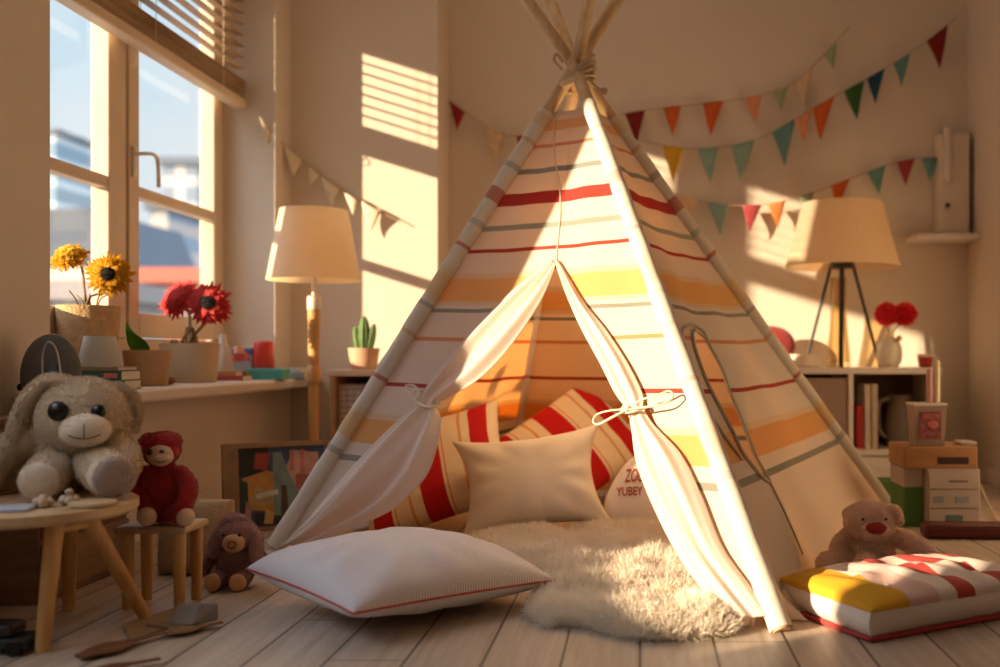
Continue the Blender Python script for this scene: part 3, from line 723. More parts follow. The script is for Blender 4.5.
# ------------------------------------------------------------ plush toys
def eye(mb_, c, r): mb_.ell(c, r, nu=16, nv=10)
def left_bear():
    fur1 = M('bear_fur', '#dcc3a2', .95, .06, 30, sheen=.4); fur2 = M('bear_snout', '#f0dcc2', .95, .04, 30, sheen=.3)
    t = thing('plush_bear', (-1.10, 1.93, .2385), 'large beige long eared plush bear sitting on the round wooden table', 'plush toy', 'plush toys')
    H = Vector((-1.070, 1.93, .378))
    MB().ell((-1.105, 1.96, .302), (.082, .066, .068)).ell((-1.105, 1.945, .335), (.062, .055, .05)).fur(26000, .007, .0010, seed=2).build('body', fur1, t, angle=180)
    MB().ell(H, (.084, .078, .078)).fur(22000, .006, .0010, seed=3).build('head', fur1, t, angle=180)
    sn = H + Vector((.040, -.072, -.018))
    s_ = MB().ell(sn, (.043, .036, .031), rot=rotz(R(25))).fur(7000, .0025, .0008, seed=5); s_.build('snout', fur2, t, angle=180)
    th = M('stitch_thread', '#3a2a22', .8)
    def son(x, z, k=1.02):   # on snout surface
        q = 1 - (x/.043)**2 - (z/.031)**2; return sn + rotz(R(25)) @ Vector((x, -.036*math.sqrt(max(0, q))*k-.003, z))
    MB().tube([son(x, -.011 + 18*x*x*.6 - .002) for x in [-.026+.052*k/12 for k in range(13)]], .0009, 6).tube([son(.0, -.012+.026*k/6) for k in range(7)], .0009, 6).build('mouth_stitch', th, t)
    for dx, dy, dz, r in ((-.008, -.078, .018, .0185), (.058, -.062, .017, .013)):
        MB().ell(H+Vector((dx, dy, dz)), (r, r*.7, r)).build('eye', m_black, t, angle=180)
    MB().limb([H+Vector((-.035, -.005, .070)), H+Vector((-.068, -.010, .070)), H+Vector((-.098, -.015, .035)), H+Vector((-.118, -.018, -.02)), H+Vector((-.116, -.02, -.058))], [.018, .023, .027, .026, .018], flat=.6).fur(9000, .006, .001, seed=6).build('ear', fur1, t, angle=180)
    MB().limb([H+Vector((.045, .030, .060)), H+Vector((.072, .03, .045)), H+Vector((.080, .035, .01)), H+Vector((.078, .035, -.02))], [.010, .013, .015, .010], flat=.6).fur(6000, .006, .001, seed=7).build('ear', fur1, t, angle=180)
    MB().limb([(-1.045, 1.93, .345), (-1.000, 1.91, .325), (-.972, 1.88, .297), (-.975, 1.86, .275)], [.026, .030, .031, .026]).fur(9000, .006, .001, seed=8).build('arm', fur1, t, angle=180)
    MB().limb([(-1.165, 1.93, .345), (-1.205, 1.91, .32), (-1.225, 1.88, .29), (-1.22, 1.86, .27)], [.026, .030, .032, .028]).fur(9000, .006, .001, seed=9).build('arm', fur1, t, angle=180)
    pad = M('bear_sole', '#efdcc4', .95, .05, sheen=.3); pad2 = M('bear_sole_dark', '#b39a8c', .95, .06, sheen=.3)
    for a, b_, r, mt, nm in (((-1.12, 1.93, .285), (-1.085, 1.815, .275), .036, pad, 'leg'), ((-1.06, 1.93, .29), (-.965, 1.825, .281), .040, pad2, 'leg')):
        a, b_ = Vector(a), Vector(b_); lg = MB().limb([a, (a+b_)/2+Vector((0, 0, .004)), b_], [r*.95, r, r]).fur(9000, .005, .001, seed=11, mask=lambda p: p[:, 1] > 1.80).build(nm, fur1, t, angle=180)
        d = (b_-a).normalized(); q = d.to_track_quat('Z', 'Y').to_matrix()
        MB().ell(b_+d*r*.62, (r*.92, r*.92, r*.42), rot=q).fur(3500, .003, .0008, seed=12).build('foot_sole', mt, lg, angle=180)
left_bear()

def red_doll():
    rf = M('red_plush', '#b01a16', .95, .15, 60, sheen=.3, bump=.4, bs=250); fc = M('doll_face', '#d5b18f', .9, .05)
    t = thing('red_plush_doll', (-.955, 2.0, .166), 'small red plush monkey with beige face sitting on the low wooden stool', 'plush toy', 'plush toys')
    C = Vector((-.955, 2.0, .166))
    MB().ell(C+Vector((0, 0, .062)), (.044, .034, .062)).fur(9000, .004, .0009, seed=21).build('body', rf, t, angle=180)
    H = C+Vector((-.003, -.004, .142))
    MB().ell(H+Vector((0, .004, .004)), (.037, .032, .034)).ell(H+Vector((.012, 0, .020)), (.030, .026, .019)).ell(H+Vector((-.022, 0, .014)), (.020, .022, .022)).fur(9000, .003, .0009, seed=22).build('head', rf, t, angle=180)
    MB().ell(H+Vector((.030, -.010, .0)), .011).ell(H+Vector((-.036, -.004, -.002)), .011).build('ear', rf, t, angle=180)
    fo = MB().ell(H+Vector((.010, -.020, -.006)), (.026, .018, .022)).ell(H+Vector((.020, -.030, -.012)), (.017, .013, .011)).build('face', fc, t, angle=180)
    MB().ell(H+Vector((-.003, -.037, .002)), (.006, .003, .007)).build('eye', M('doll_eye', '#4a2c1c', .3), fo, angle=180)
    MB().ell(H+Vector((.021, -.037, .003)), (.005, .003, .004)).build('eye', MC['doll_eye'], fo, angle=180)
    MB().tube([H+Vector((.008+.024*k/8, -.0435+.004*abs(k-4)/4, -.014-.004*math.sin(PI*k/8))) for k in range(9)], .0008, 6).build('mouth_stitch', th_, fo)
    for s in (-1, 1):
        MB().limb([C+Vector((s*.036, -.002, .098)), C+Vector((s*.056, -.01, .075)), C+Vector((s*.060 if s > 0 else -.020, -.03, .045)), C+Vector((s*.052 if s > 0 else -.015, -.04, .030))], [.015, .017, .016, .012]).fur(3500, .003, .0009, seed=23+s).build('arm', rf, t, angle=180)
    MB().limb([C+Vector((-.065, .002, .095)), C+Vector((-.078, .0, .07)), C+Vector((-.072, -.005, .045))], [.012, .014, .012]).fur(2500, .003, .0009, seed=29).build('tail', rf, t, angle=180)
    for a, b_ in (((-.018, -.01, .026), (-.003, -.055, .022)), ((.024, -.01, .024), (.060, -.040, .018))):
        a = C+Vector(a); b_ = C+Vector(b_); lg = MB().limb([a, (a+b_)/2, b_], [.019, .019, .017]).fur(3000, .003, .0009, seed=31).build('leg', rf, t, angle=180)
        d = (b_-a).normalized(); MB().ell(b_+d*.010, (.018, .018, .012), rot=d.to_track_quat('Z', 'Y').to_matrix()).build('foot', fc, lg, angle=180)
th_ = M('stitch_thread2', '#5a3a2a', .8)
red_doll()

def floor_plush():
    bf = M('mauve_plush', '#946a60', .95, .15, 50, sheen=.35, bump=.4, bs=250); hf = M('mauve_hat', '#b88880', .95, .12, 60, sheen=.35, bump=.4, bs=250)
    sk = M('plush_muzzle', '#d2a274', .9, .06)
    C = Vector((-.875, 2.17, 0))
    t = thing('mauve_plush_toy', tuple(C), 'small brown mauve plush toy in bobble hat sitting on the floor', 'plush toy', 'plush toys')
    MB().ell(C+Vector((0, 0, .050)), (.043, .034, .050)).fur(8000, .003, .0009, seed=41).build('body', bf, t, angle=180)
    H = C+Vector((.004, -.006, .108))
    MB().ell(H+Vector((0, .004, .004)), (.042, .036, .034)).fur(7000, .003, .0009, seed=42).build('head', hf, t, angle=180)
    MB().ell(H+Vector((-.010, .004, .036)), (.022, .018, .013)).ell(H+Vector((-.026, .0, .026)), (.012, .012, .012)).ell(H+Vector((.008, .003, .036)), (.012, .012, .010)).fur(3500, .003, .0009, seed=43).build('hat_bobble', hf, t, angle=180)
    for s in (-1, 1):
        MB().limb([H+Vector((s*.030, -.002, .014)), H+Vector((s*.042, -.006, -.006)), H+Vector((s*.045, -.010, -.030)) if s < 0 else H+Vector((.046, -.012, -.040)), H+Vector((s*.042, -.012, -.036)) if s < 0 else H+Vector((.062, -.016, -.056))], [.013, .015, .014, .010]).fur(3000, .003, .0009, seed=44+s).build('ear', hf, t, angle=180)
        MB().limb([C+Vector((s*.036, -.002, .080)), C+Vector((s*.055, -.006, .058)), C+Vector((s*.070, -.010, .034))], [.011, .014, .012]).fur(3000, .003, .0009, seed=47+s).build('arm', bf, t, angle=180)
        a = C+Vector((s*.020, -.01, .024)); b_ = C+Vector((s*.026, -.052, .020)); lg = MB().limb([a, (a+b_)/2, b_], [.018, .018, .018]).fur(2500, .003, .0009, seed=50).build('leg', bf, t, angle=180)
        MB().ell(b_+Vector((0, -.010, 0)), (.018, .010, .019)).build('foot', sk, lg, angle=180)
    mz = MB().ell(H+Vector((.004, -.030, -.010)), (.024, .018, .020)).build('muzzle', sk, t, angle=180)
    MB().tube([H+Vector((.008+.009*math.cos(a), -.0485+.001*math.cos(a), -.010+.007*math.sin(a))) for a in [2*PI*k/16 for k in range(16)]], .0011, 6, closed=True).build('nose_stitch', th_, mz)
    for s in (-1, 1): MB().ell(H+Vector((s*.017, -.033, .008)), .0035).build('eye', m_black, t, angle=180)
floor_plush()

def right_bear():
    fur = M('teddy_fur', '#ffe0cc', .95, .06, 40, sheen=.4, tl=.3); ns = M('teddy_nose', '#a81c1a', .7, .1, sheen=.3); mz = M('teddy_muzzle', '#ffdcc6', .95, .08, sheen=.3)
    C = Vector((.530, 2.31, 0))
    t = thing('teddy_bear', tuple(C), 'fluffy brown beige teddy bear with big dark red nose behind the patchwork cushion', 'plush toy', 'plush toys')
    MB().ell(C+Vector((0, .0, .052)), (.056, .045, .054)).fur(14000, .006, .0011, seed=61).build('body', fur, t, angle=180)
    H = C+Vector((-.002, -.012, .116))
    MB().ell(H, (.057, .050, .047)).fur(14000, .006, .0011, seed=62).build('head', fur, t, angle=180)
    sn = MB().ell(H+Vector((.002, -.040, -.010)), (.034, .024, .024)).fur(4000, .004, .001, seed=63).build('snout', mz, t, angle=180)
    MB().ell(H+Vector((.000, -.062, -.003)), (.023, .012, .013)).fur(1500, .002, .0009, seed=64).build('nose', ns, sn, angle=180)
    for s in (-1, 1):
        MB().ell(H+Vector((s*.026, -.046, .014)), .0032).build('eye', m_black, t, angle=180)
    MB().limb([H+Vector((.040, 0, .030)), H+Vector((.058, -.004, .028)), H+Vector((.066, -.008, .008))], [.012, .015, .012], flat=.6).fur(3000, .005, .001, seed=65).build('ear', fur, t, angle=180)
    MB().limb([H+Vector((-.040, .012, .026)), H+Vector((-.048, .014, .020))], [.012, .012], flat=.6).fur(1500, .005, .001, seed=66).build('ear', fur, t, angle=180)
    MB().limb([C+Vector((.045, 0, .085)), C+Vector((.085, -.01, .072)), C+Vector((.125, -.02, .048))], [.018, .021, .021]).fur(5000, .006, .0011, seed=67).build('arm', fur, t, angle=180)
    MB().limb([C+Vector((-.045, 0, .085)), C+Vector((-.068, -.01, .066)), C+Vector((-.078, -.02, .045))], [.017, .019, .018]).fur(5000, .006, .0011, seed=68).build('arm', fur, t, angle=180)
    for a, b_ in (((-.035, -.005, .03), (-.105, -.045, .028)), ((-.01, -.02, .03), (-.030, -.085, .030))):
        a = C+Vector(a); b_ = C+Vector(b_); MB().limb([a, (a+b_)/2, b_], [.026, .025, .026]).fur(5000, .005, .0011, seed=69).build('leg', fur, t, angle=180)
right_bear()

# ------------------------------------------------------------ left: table, stool, toys behind
TZ = .237
tb = thing('round_table', (-1.09, 1.79, 0), 'small round pale wooden table under the large beige bear', 'table')
m_top = wood('table_top_wood', '#b58f63', '#cfae82', .4, (20, 3, 3))
MB().lathe([(0, TZ-.022), (.173, TZ-.022), (.18, TZ-.016), (.18, TZ-.003), (.176, TZ), (0, TZ)], (-1.097, 1.79, 0), 64).build('tabletop', m_top, tb)
for (a, b_) in (((-1.00, 1.71), (-1.005, 1.68)), ((-.985, 1.78), (-.935, 1.895)), ((-1.20, 1.70), (-1.23, 1.68)), ((-1.10, 1.93), (-1.12, 1.96))):
    MB().tube([(b_[0], b_[1], .0), (a[0], a[1], TZ-.022)], [.011, .0155], 14).build('leg', m_beech, tb)
MB().tube([(-1.00, 1.71, .20), (-.983, 1.785, .20)], .008, 10).tube([(-1.20, 1.70, .20), (-1.10, 1.93, .20)], .008, 10).build('cross_brace', m_beech, tb)
# on the table
o = MB().box(-1.13, -1.03, 1.66, 1.72, TZ+.0005, TZ+.006, rot=rotz(R(12))).build('note_card', M('card_blue', '#b6bac6', .6), None, loc=(-1.08, 1.69, TZ+.0005), bevel=.001); tag(o, 'pale blue grey card lying at the left of the round table', 'card')
o = MB().lathe([(0, 0), (.036, 0), (.038, .003), (.037, .007), (.030, .008), (0, .008)], (-.955, 1.745, TZ+.0005), 40).build('wooden_plate', M('birch', '#c9a87e', .5, .06), None, loc=(-.955, 1.745, TZ+.0005)); tag(o, 'thin round wooden plate at right edge of the table', 'plate')
for i, (x, y, lb) in enumerate(((-1.030, 1.725, 'pale wooden blossom toy on the table, left of the pair'), (-1.000, 1.752, 'pale wooden blossom toy on the table beside the round plate'))):
    m_ = MB(); c = Vector((x, y, TZ+.009))
    for k in range(6): m_.ell(c+Vector((.010*math.cos(k*1.05), .010*math.sin(k*1.05), 0)), (.008, .008, .007+.002*(k % 2)), nu=12, nv=8)
    m_.ell(c+Vector((0, 0, .008+.006*i)), (.007, .007, .006), nu=12, nv=8)
    o = m_.build('wooden_blossom', M('blossom_wood', '#cbb094', .7), None, loc=(x, y, TZ), angle=180); tag(o, lb, 'toy', 'small toys on the table')

SZ = .164
stl = thing('low_stool', (-.96, 2.0, 0), 'low wooden stool holding the red plush monkey', 'stool')
MB().box(-1.03, -.888, 1.955, 2.065, SZ-.015, SZ).build('seat', m_top, stl, bevel=.006, smooth=False)
for x, y in ((-.908, 1.972), (-1.01, 1.972), (-.908, 2.048), (-1.01, 2.048)):
    MB().tube([(x, y, 0), (x, y, SZ-.015)], [.010, .0125], 14).build('leg', m_beech, stl)
pillow('floor_cushion', .16, .17, .10, M('cream_plush', '#b08c60', .95, .08, 30, bump=.3, bs=120, sheen=.3), (-1.02, 2.30, .082), orient(0, 8, 0), 'tan plush cushion standing on the floor behind the low stool', 'cushion', 'pillows around the tent', n=24, pinch=0, exp=.3)

# low chest against the near wall
ch = thing('low_chest', (-1.27, 2.12, 0), 'low wooden panelled chest against the wall behind the table', 'chest')
m_ch = wood('chest_wood', '#7c5a3c', '#96704c', .6, (3, 3, 40))
c_ = MB().box(-1.34, -1.20, 1.995, 2.34, 0, .36); 
for k in range(3): c_.box(-1.20, -1.192, 2.0, 2.335, .015+.115*k, .12+.115*k)
c_.build('body', m_ch, ch, bevel=.003, smooth=False)
MB().box(-1.345, -1.188, 1.99, 2.345, .36, .375).build('lid', m_ch, ch, bevel=.003, smooth=False)
# bag
bg_ = thing('grey_bag', (-1.275, 2.165, .3755), 'grey domed fabric bag with strap standing at the left end of windowsill', 'bag')
m_bag = M('bag_fabric', '#5d5a54', .85, .08, 30, bump=.2, bs=200)
B0 = Vector((-1.275, 2.165, .3755))
def bagf(p, d): return Vector((p.x, p.y, p.z*(.85 if d.z < 0 else 1)))
MB().ell(B0+Vector((0, 0, .078)), (.062, .045, .092), fn=bagf, nu=36, nv=22).build('bag_body', m_bag, bg_, angle=180)
MB().ell(B0+Vector((.030, -.030, .060)), (.026, .022, .045)).build('front_pocket', M('denim', '#4d525c', .9, .2, 80), bg_, angle=180)
MB().tube(catmull([B0+Vector((.012, -.046, .05)), B0+Vector((.012, -.052, .12)), B0+Vector((.026, -.054, .152)), B0+Vector((.042, -.050, .13)), B0+Vector((.046, -.040, .06))], 6), .0022, 8).build('metal_loop', M('steel', '#b9b6b0', .3, .02, metal=1), bg_, angle=180)
MB().ell(B0+Vector((-.060, -.012, .055)), (.006, .006, .008)).build('button', m_black, bg_)

# ------------------------------------------------------------ windowsill items
SI = .4155
def pot(name, x, y, r0, r1, h, mat, label, cat='plant pot', soil=True, z=SI, group=None, rim=.004):
    t = thing(name, (x, y, z), label, cat, group)
    MB().lathe([(0, 0), (r0*.96, 0), (r0, .004), (r1, h-.003), (r1-.001, h), (r1-rim, h), (r1-rim-.001, h-.02), (0, h-.022)], (x, y, z), 40).build('pot', mat, t)
    if soil: MB().lathe([(0, h-.014), (r1-rim-.001, h-.016)], (x, y, z), 24).build('soil', M('soil', '#3c2c20', .95, .3, 60, bump=.5, bs=90), t)
    return t
def gerbera(parent, c, axis, r, mat, cmat, n=26, layers=4, seed=0):
    rg = random.Random(seed); axis = Vector(axis).normalized(); q = axis.to_track_quat('Z', 'Y').to_matrix(); c = Vector(c); m_ = MB()
    for L_ in range(layers):
        for k in range(n):
            a = 2*PI*(k + .5*L_)/n + rg.uniform(-.08, .08); rr = r*(1-.13*L_)*rg.uniform(.85, 1.08); lift = .10 + .22*L_ + rg.uniform(-.12, .12)
            w_ = r*.13; d = Vector((math.cos(a), math.sin(a), 0)); s = Vector((-math.sin(a), math.cos(a), 0)); pts = []
            def PT(t_, sd):
                return q @ (d*rr*t_ + s*sd*w_*math.sin(PI*min(.93, .25+t_*.7)) + Vector((0, 0, rr*lift*t_*(1.3-t_) + .004*L_ - (.004 if sd == 0 else 0)))) + c
            vs_ = []
            for t_ in (.12, .45, .8, 1.0):
                for sd in (-1, 0, 1): vs_.append(PT(t_, sd*(1 if t_ < 1 else .3)))
            fs_ = [(3*i+j, 3*i+j+1, 3*i+j+4, 3*i+j+3) for i in range(3) for j in range(2)]
            m_.add(vs_, fs_)
    f = m_.build('flower_head', mat, parent, angle=180, solid=.0006)
    MB().ell(c+axis*r*.34, (r*.30, r*.30, r*.12), rot=q, nu=16, nv=8).fur(500, r*.06, r*.02, seed=seed+1, droop=0).build('flower_centre', cmat, f, angle=180)
    return f
def stem(parent, pts, r=.0035, mat=None):
    return MB().tube(catmull(pts, 6), r, 8).build('stem', mat or M('stem_green', '#6f6d3c', .7, .2), parent, angle=180)
m_burlap = M('burlap', '#c8a274', .95, .15, 60, bump=.5, bs=160)
x, y = -1.470, 2.665
t = pot('sunflower_pot', x, y, .062, .078, .215, m_burlap, 'tall burlap wrapped pot with two yellow sunflowers by the window', 'potted flowers')
T = Vector((x, y, SI+.20))
yel = M('yellow_petal', '#ffc422', .7, .12, 40, tl=.45); yc = M('flower_dark', '#1d120c', .9)
h1 = P(70, 258, 2.74); h2 = P(110, 275, 2.66)
stem(t, [T, T+Vector((-.01, .0, .05)), h1+Vector((.02, .02, -.02)), h1+Vector((0, .004, 0))], mat=M('stem_brown', '#8a6a44', .8, .2))
stem(t, [T+Vector((.01, 0, 0)), T+Vector((.005, 0, .04)), h2+Vector((-.005, .02, -.04)), h2+Vector((0, .004, 0))], mat=MC['stem_brown'])
for k in range(5): stem(t, [T+Vector((.02*math.cos(k), .02*math.sin(k), -.01)), T+Vector((.03*math.cos(k*1.3), .03*math.sin(k*1.3), .03)), T+Vector((.05*math.cos(k*1.3), .04*math.sin(k*1.3), .045+.01*(k % 2)))], .002, MC['stem_brown'])
gerbera(t, h1, (.0, -.75, .6), .052, yel, yel, 30, 6, 1); gerbera(t, h2, (.25, -1, .05), .062, yel, yc, 30, 4, 2)
# books under the white cup
def book(x, y, z, sx, sy, sz, col, label, rot=0, group=None, stand=False, pages='#e2d6c0'):
    t = thing('book', (x, y, z), label, 'book', group, rot=R(rot)); c = M('book_'+col, col, .6, .05)
    th = .0018
    if not stand:
        MB().box(-sx/2, sx/2, -sy/2, sy/2, 0, th).box(-sx/2, sx/2, -sy/2, sy/2, sz-th, sz).box(-sx/2, sx/2, -sy/2, -sy/2+th, th, sz-th).build('cover', c, t, local=True, bevel=.0006, smooth=False)
        MB().box(-sx/2+.003, sx/2-.003, -sy/2+th, sy/2-.003, th, sz-th).build('pages', M('pages'+pages, pages, .9, .05, 90), t, local=True, smooth=False)
    else:
        MB().box(-sx/2, -sx/2+th, -sy/2, sy/2, 0, sz).box(sx/2-th, sx/2, -sy/2, sy/2, 0, sz).box(-sx/2+th, sx/2-th, -sy/2, -sy/2+th, 0, sz).build('cover', c, t, local=True, bevel=.0006, smooth=False)
        MB().box(-sx/2+th, sx/2-th, -sy/2+th, sy/2-.003, .003, sz-.003).build('pages', M('pages'+pages, pages, .9, .05, 90), t, local=True, smooth=False)
    return t
G = 'books lying on the windowsill'
book(-1.325, 2.49, SI, .125, .10, .022, '#7e9a4c', 'green book at the bottom of the stack beneath the white lampshade', 4, G)
bk = book(-1.327, 2.488, SI+.0222, .125, .10, .024, '#35615a', 'dark teal book in the stack beneath the white lampshade', 0, G)
MB().box(.02, .052, -.0512, -.05, .006, .018).build('spine_label', M('pink_label', '#d77f7a', .6), bk, local=True, smooth=False)
book(-1.330, 2.49, SI+.0464, .115, .09, .009, '#b79a78', 'thin tan book on top of the stack beneath the white lampshade', -3, G)
o = MB().lathe([(.050, 0), (.0505, .001), (.036, .074), (.035, .075), (.034, .073), (.048, .001)], (-1.345, 2.49, SI+.0556), 40).build('small_lampshade', M('shade_white', '#cfcabd', .8, .03, tl=.2), None, loc=(-1.345, 2.49, SI+.0556)); tag(o, 'small white cone lampshade standing on the book stack by the window', 'lampshade')
m_terra = M('tan_clay', '#b8926a', .8, .06, 12, bump=.1)
t = pot('leaf_plant', -1.365, 2.77, .052, .062, .098, m_terra, 'tan clay pot with one broad green leaf on the windowsill', 'potted plant')
def leaf(u, w_):
    L_ = .085; b0 = Vector((-1.362, 2.765, SI+.08)); ww = .033*math.sin(PI*min(1, .12+w_*.88))**.8*(1-.25*w_)
    mid = b0 + Vector((-.012-.034*w_*w_, -.01*w_, L_*w_)); return mid + Vector((ww*(u*2-1), -.012*abs(u*2-1)**2, -.012*(u*2-1)*w_))
MB().grid(leaf, 10, 20).build('leaf', M('leaf_green', '#5f9a26', .4, .25, 25, tl=.35), t, angle=180, solid=.001)
o = MB().ell((-1.355, 2.86, SI+.012), (.026, .018, .0125)).box(-1.372, -1.338, 2.845, 2.87, SI+.0, SI+.016).build('wooden_toy', M('rust_wood', '#8c4d22', .6, .1), None, loc=(-1.355, 2.86, SI), bevel=.004); tag(o, 'small rust brown wooden toy between the two clay pots', 'toy')
t = pot('gerbera_pot', -1.395, 3.10, .077, .087, .120, M('cream_clay', '#c8ae8c', .75, .05, 10, bump=.1), 'wide cream clay pot with two coral red gerberas on windowsill', 'potted flowers')
T = Vector((-1.395, 3.10, SI+.10)); h1 = P(180, 300, 3.16); h2 = P(210, 304, 3.06)
coral = M('coral_petal', '#f25a54', .7, .12, 40, tl=.45)
ms_ = M('stem_pale', '#a58c5c', .8, .2)
stem(t, [T, T+Vector((.0, 0, .04)), h1+Vector((.02, .02, -.04)), h1+Vector((0, .004, 0))], .005, ms_)
stem(t, [T+Vector((.01, 0, 0)), T+Vector((.01, 0, .04)), h2+Vector((-.01, .02, -.04)), h2+Vector((0, .004, 0))], .005, ms_)
for k in range(7): stem(t, [T+Vector((.03*math.cos(k), .03*math.sin(k), -.01)), T+Vector((.02*math.cos(k*1.3), .02*math.sin(k*1.3), .035)), T+Vector((.008*math.cos(k*2), .008*math.sin(k*2), .07))], .004, ms_)
m_ = MB(); 
for k in range(5): m_.ell(T+Vector((-.035+.006*math.cos(k*1.3), -.03+.006*math.sin(k*1.3), .022+.004*(k % 2))), .007, nu=10, nv=6)
m_.build('seed_head', ms_, t, angle=180)
gerbera(t, h1, (-.2, -.9, .45), .070, coral, coral, 30, 6, 3); gerbera(t, h2, (.15, -1, .1), .072, coral, yc, 30, 4, 4)
# far end of the sill
def at(px, Y): return (px-640)*Y/1000
o = MB().lathe([(0, 0), (.030, 0), (.031, .003), (.022, .10), (.012, .135), (.011, .155), (0, .156)], (at(223, 3.38), 3.38, SI), 32).build('white_bottle', M('milk_white', '#e4dcd2', .35, .03, tl=.2), None, loc=(at(223, 3.38), 3.38, SI)); tag(o, 'white cone shaped bottle behind the gerbera pot on the windowsill', 'bottle')
book(at(235, 3.34), 3.34, SI, .085, .11, .016, '#a8433c', 'red pink book lying beside the gerbera pot', 5, G)
book(at(233, 3.35), 3.345, SI+.0162, .075, .10, .014, '#c48c50', 'tan book on top of the red pink book', -4, G)
o = MB().box(at(245, 3.36)-.012, at(245, 3.36)+.012, 3.34, 3.364, SI, SI+.028).build('toy_block', M('block_green', '#6f8f34', .5), None, loc=(at(245, 3.36), 3.352, SI), bevel=.003, smooth=False); tag(o, 'small green toy block on the windowsill beside the teal box', 'toy block', 'toy blocks on the windowsill')
for px, py, c, nm in ((236, 358, '#d06a44', 'orange'), (243, 357, '#b8403a', 'dark red'), (239, 350, '#e0a08a', 'pale pink')):
    pc = P(px, py, 3.36); o = MB().box(pc.x-.013, pc.x+.013, 3.345, 3.371, pc.z-.012, pc.z+.012, rot=rotz(R(px*7))).build('toy_block', M('block_'+nm, c, .5), None, loc=tuple(pc), bevel=.003, smooth=False)
    tag(o, nm+' toy block piled on the books by the window', 'toy block', 'toy blocks on the windowsill')
pb = P(241, 347, 3.44)
t = thing('toy_box', (pb.x, 3.48, SI), 'blue lidded toy box behind the piled toy blocks', 'box')
MB().box(pb.x-.034, pb.x+.034, 3.45, 3.51, SI, SI+.085).build('box_body', M('pale_card', '#b7b2ae', .7), t, bevel=.003, smooth=False)
MB().box(pb.x-.037, pb.x+.037, 3.447, 3.513, SI+.085, SI+.108).build('lid', M('toy_blue', '#46689c', .5), t, bevel=.004, smooth=False)
xr = at(268, 3.46)
t = thing('teal_box', (xr, 3.46, SI), 'flat teal box on the windowsill under the red jar', 'box')
MB().box(xr-.062, xr+.062, 3.415, 3.505, SI, SI+.030).build('box_base', M('teal_card', '#4da396', .6), t, bevel=.002, smooth=False)
MB().box(xr-.064, xr+.064, 3.413, 3.507, SI+.030, SI+.038).build('lid', M('teal_card2', '#5db3a4', .6), t, bevel=.002, smooth=False)
xj = at(263, 3.45); t = thing('red_jar', (xj, 3.46, SI+.0385), 'red enamel jar with small handle on the teal box', 'jar')
MB().lathe([(0, 0), (.033, 0), (.035, .004), (.035, .082), (.031, .092), (.022, .095), (0, .095)], (xj, 3.46, SI+.0385), 36).build('jar_body', M('red_enamel', '#cf3a2c', .35, .05, coat=.3), t)
MB().tube(catmull([(xj-.034, 3.455, SI+.10), (xj-.052, 3.45, SI+.095), (xj-.050, 3.45, SI+.07), (xj-.034, 3.455, SI+.062)], 5), .004, 8).build('handle', MC['red_enamel'], t, angle=180)
book(at(295, 3.66), 3.66, SI, .085, .11, .020, '#8c9b94', 'grey green book at the far end of the windowsill', 8, G)
book(at(296, 3.66), 3.66, SI+.0202, .08, .10, .018, '#b8b5a4', 'pale grey book on top at the far end of the windowsill', -4, G)

# ------------------------------------------------------------ floor lamp
LX, LY = at(314, 3.42), 3.42
t = thing('floor_lamp', (LX, LY, 0), 'floor lamp with cream drum shade on a wooden pole beside the windowsill', 'lamp')
MB().lathe([(0, 0), (.11, 0), (.112, .006), (.108, .014), (.02, .02), (0, .02)], (LX, LY, 0), 40).build('base', m_beech, t)
MB().lathe([(.0135, .018), (.017, .3), (.021, .66), (.0215, .665), (.0215, .70), (.019, .702), (0, .702)], (LX, LY, 0), 20).build('pole', m_beech, t)
MB().lathe([(.016, .40), (.024, .405), (.026, .43), (.022, .46), (.018, .465)], (LX, LY, 0), 20).build('collar', m_beech, t)
MB().lathe([(.022, .655), (.0228, .657), (.0228, .695), (.021, .70), (.0075, .702), (.0075, .80), (0, .80)], (LX, LY, 0), 20).build('neck', m_white, t)
m_shade = M('linen_shade', '#f2e8d4', .9, .05, 20, tl=.55, tcol='#f6d29a', bump=.1, bs=200)
def shade(x, y, z0, z1, r0, r1, parent, mat):
    MB().lathe([(r0, z0), (r0, z0+.001)] + [(r0+(r1-r0)*k/8, z0+(z1-z0)*k/8) for k in range(1, 9)], (x, y, 0), 64, cap=False).build('lamp_shade', mat, parent)
    m_ = MB()
    for k in range(3): m_.tube([(x, y, z1-.02), (x+(r1-.002)*math.cos(k*2.09), y+(r1-.002)*math.sin(k*2.09), z1-.005)], .0015, 6)
    m_.build('shade_ring', M('ring_metal', '#c9c0b0', .3, metal=1), parent)
shade(LX, LY, .755, .995, .156, .112, t, m_shade)
MB().ell((LX, LY, .84), (.028, .028, .036)).build('bulb', M('bulb_glass', '#f3ece0', .3), t, angle=180)

# ------------------------------------------------------------ picture leaning by the window
pc = thing('picture_book', (-1.12, 3.0, 0), 'large colourful illustrated picture board leaning below the windowsill', 'picture')
A0 = Vector((-1.155, 2.78, .002)); B0_ = Vector((-.905, 2.93, .002)); ux = (B0_-A0).normalized(); nf = Vector((ux.y, -ux.x, 0)); WD = (B0_-A0).length; HT = .25; ln_ = R(9)
uz = Vector((0, 0, 1))*math.cos(ln_) - nf*math.sin(ln_)
nn_ = ux.cross(uz).normalized(); nn_ = nn_ if nn_.dot(nf) > 0 else -nn_
def pic(a, b, o=0): return A0 + ux*WD*a + uz*HT*b + nn_*(o)
def slab(a0, a1, b0, b1, o0, o1): 
    m_ = MB(); m_.poly([pic(a0, b0, o0), pic(a1, b0, o0), pic(a1, b1, o0), pic(a0, b1, o0)], nn_*(o1-o0)); return m_
slab(0, 1, 0, 1, -.030, -.002).build('page_block', M('board_edge', '#a58c70', .8), pc, bevel=.002, smooth=False)
m_ = MB()
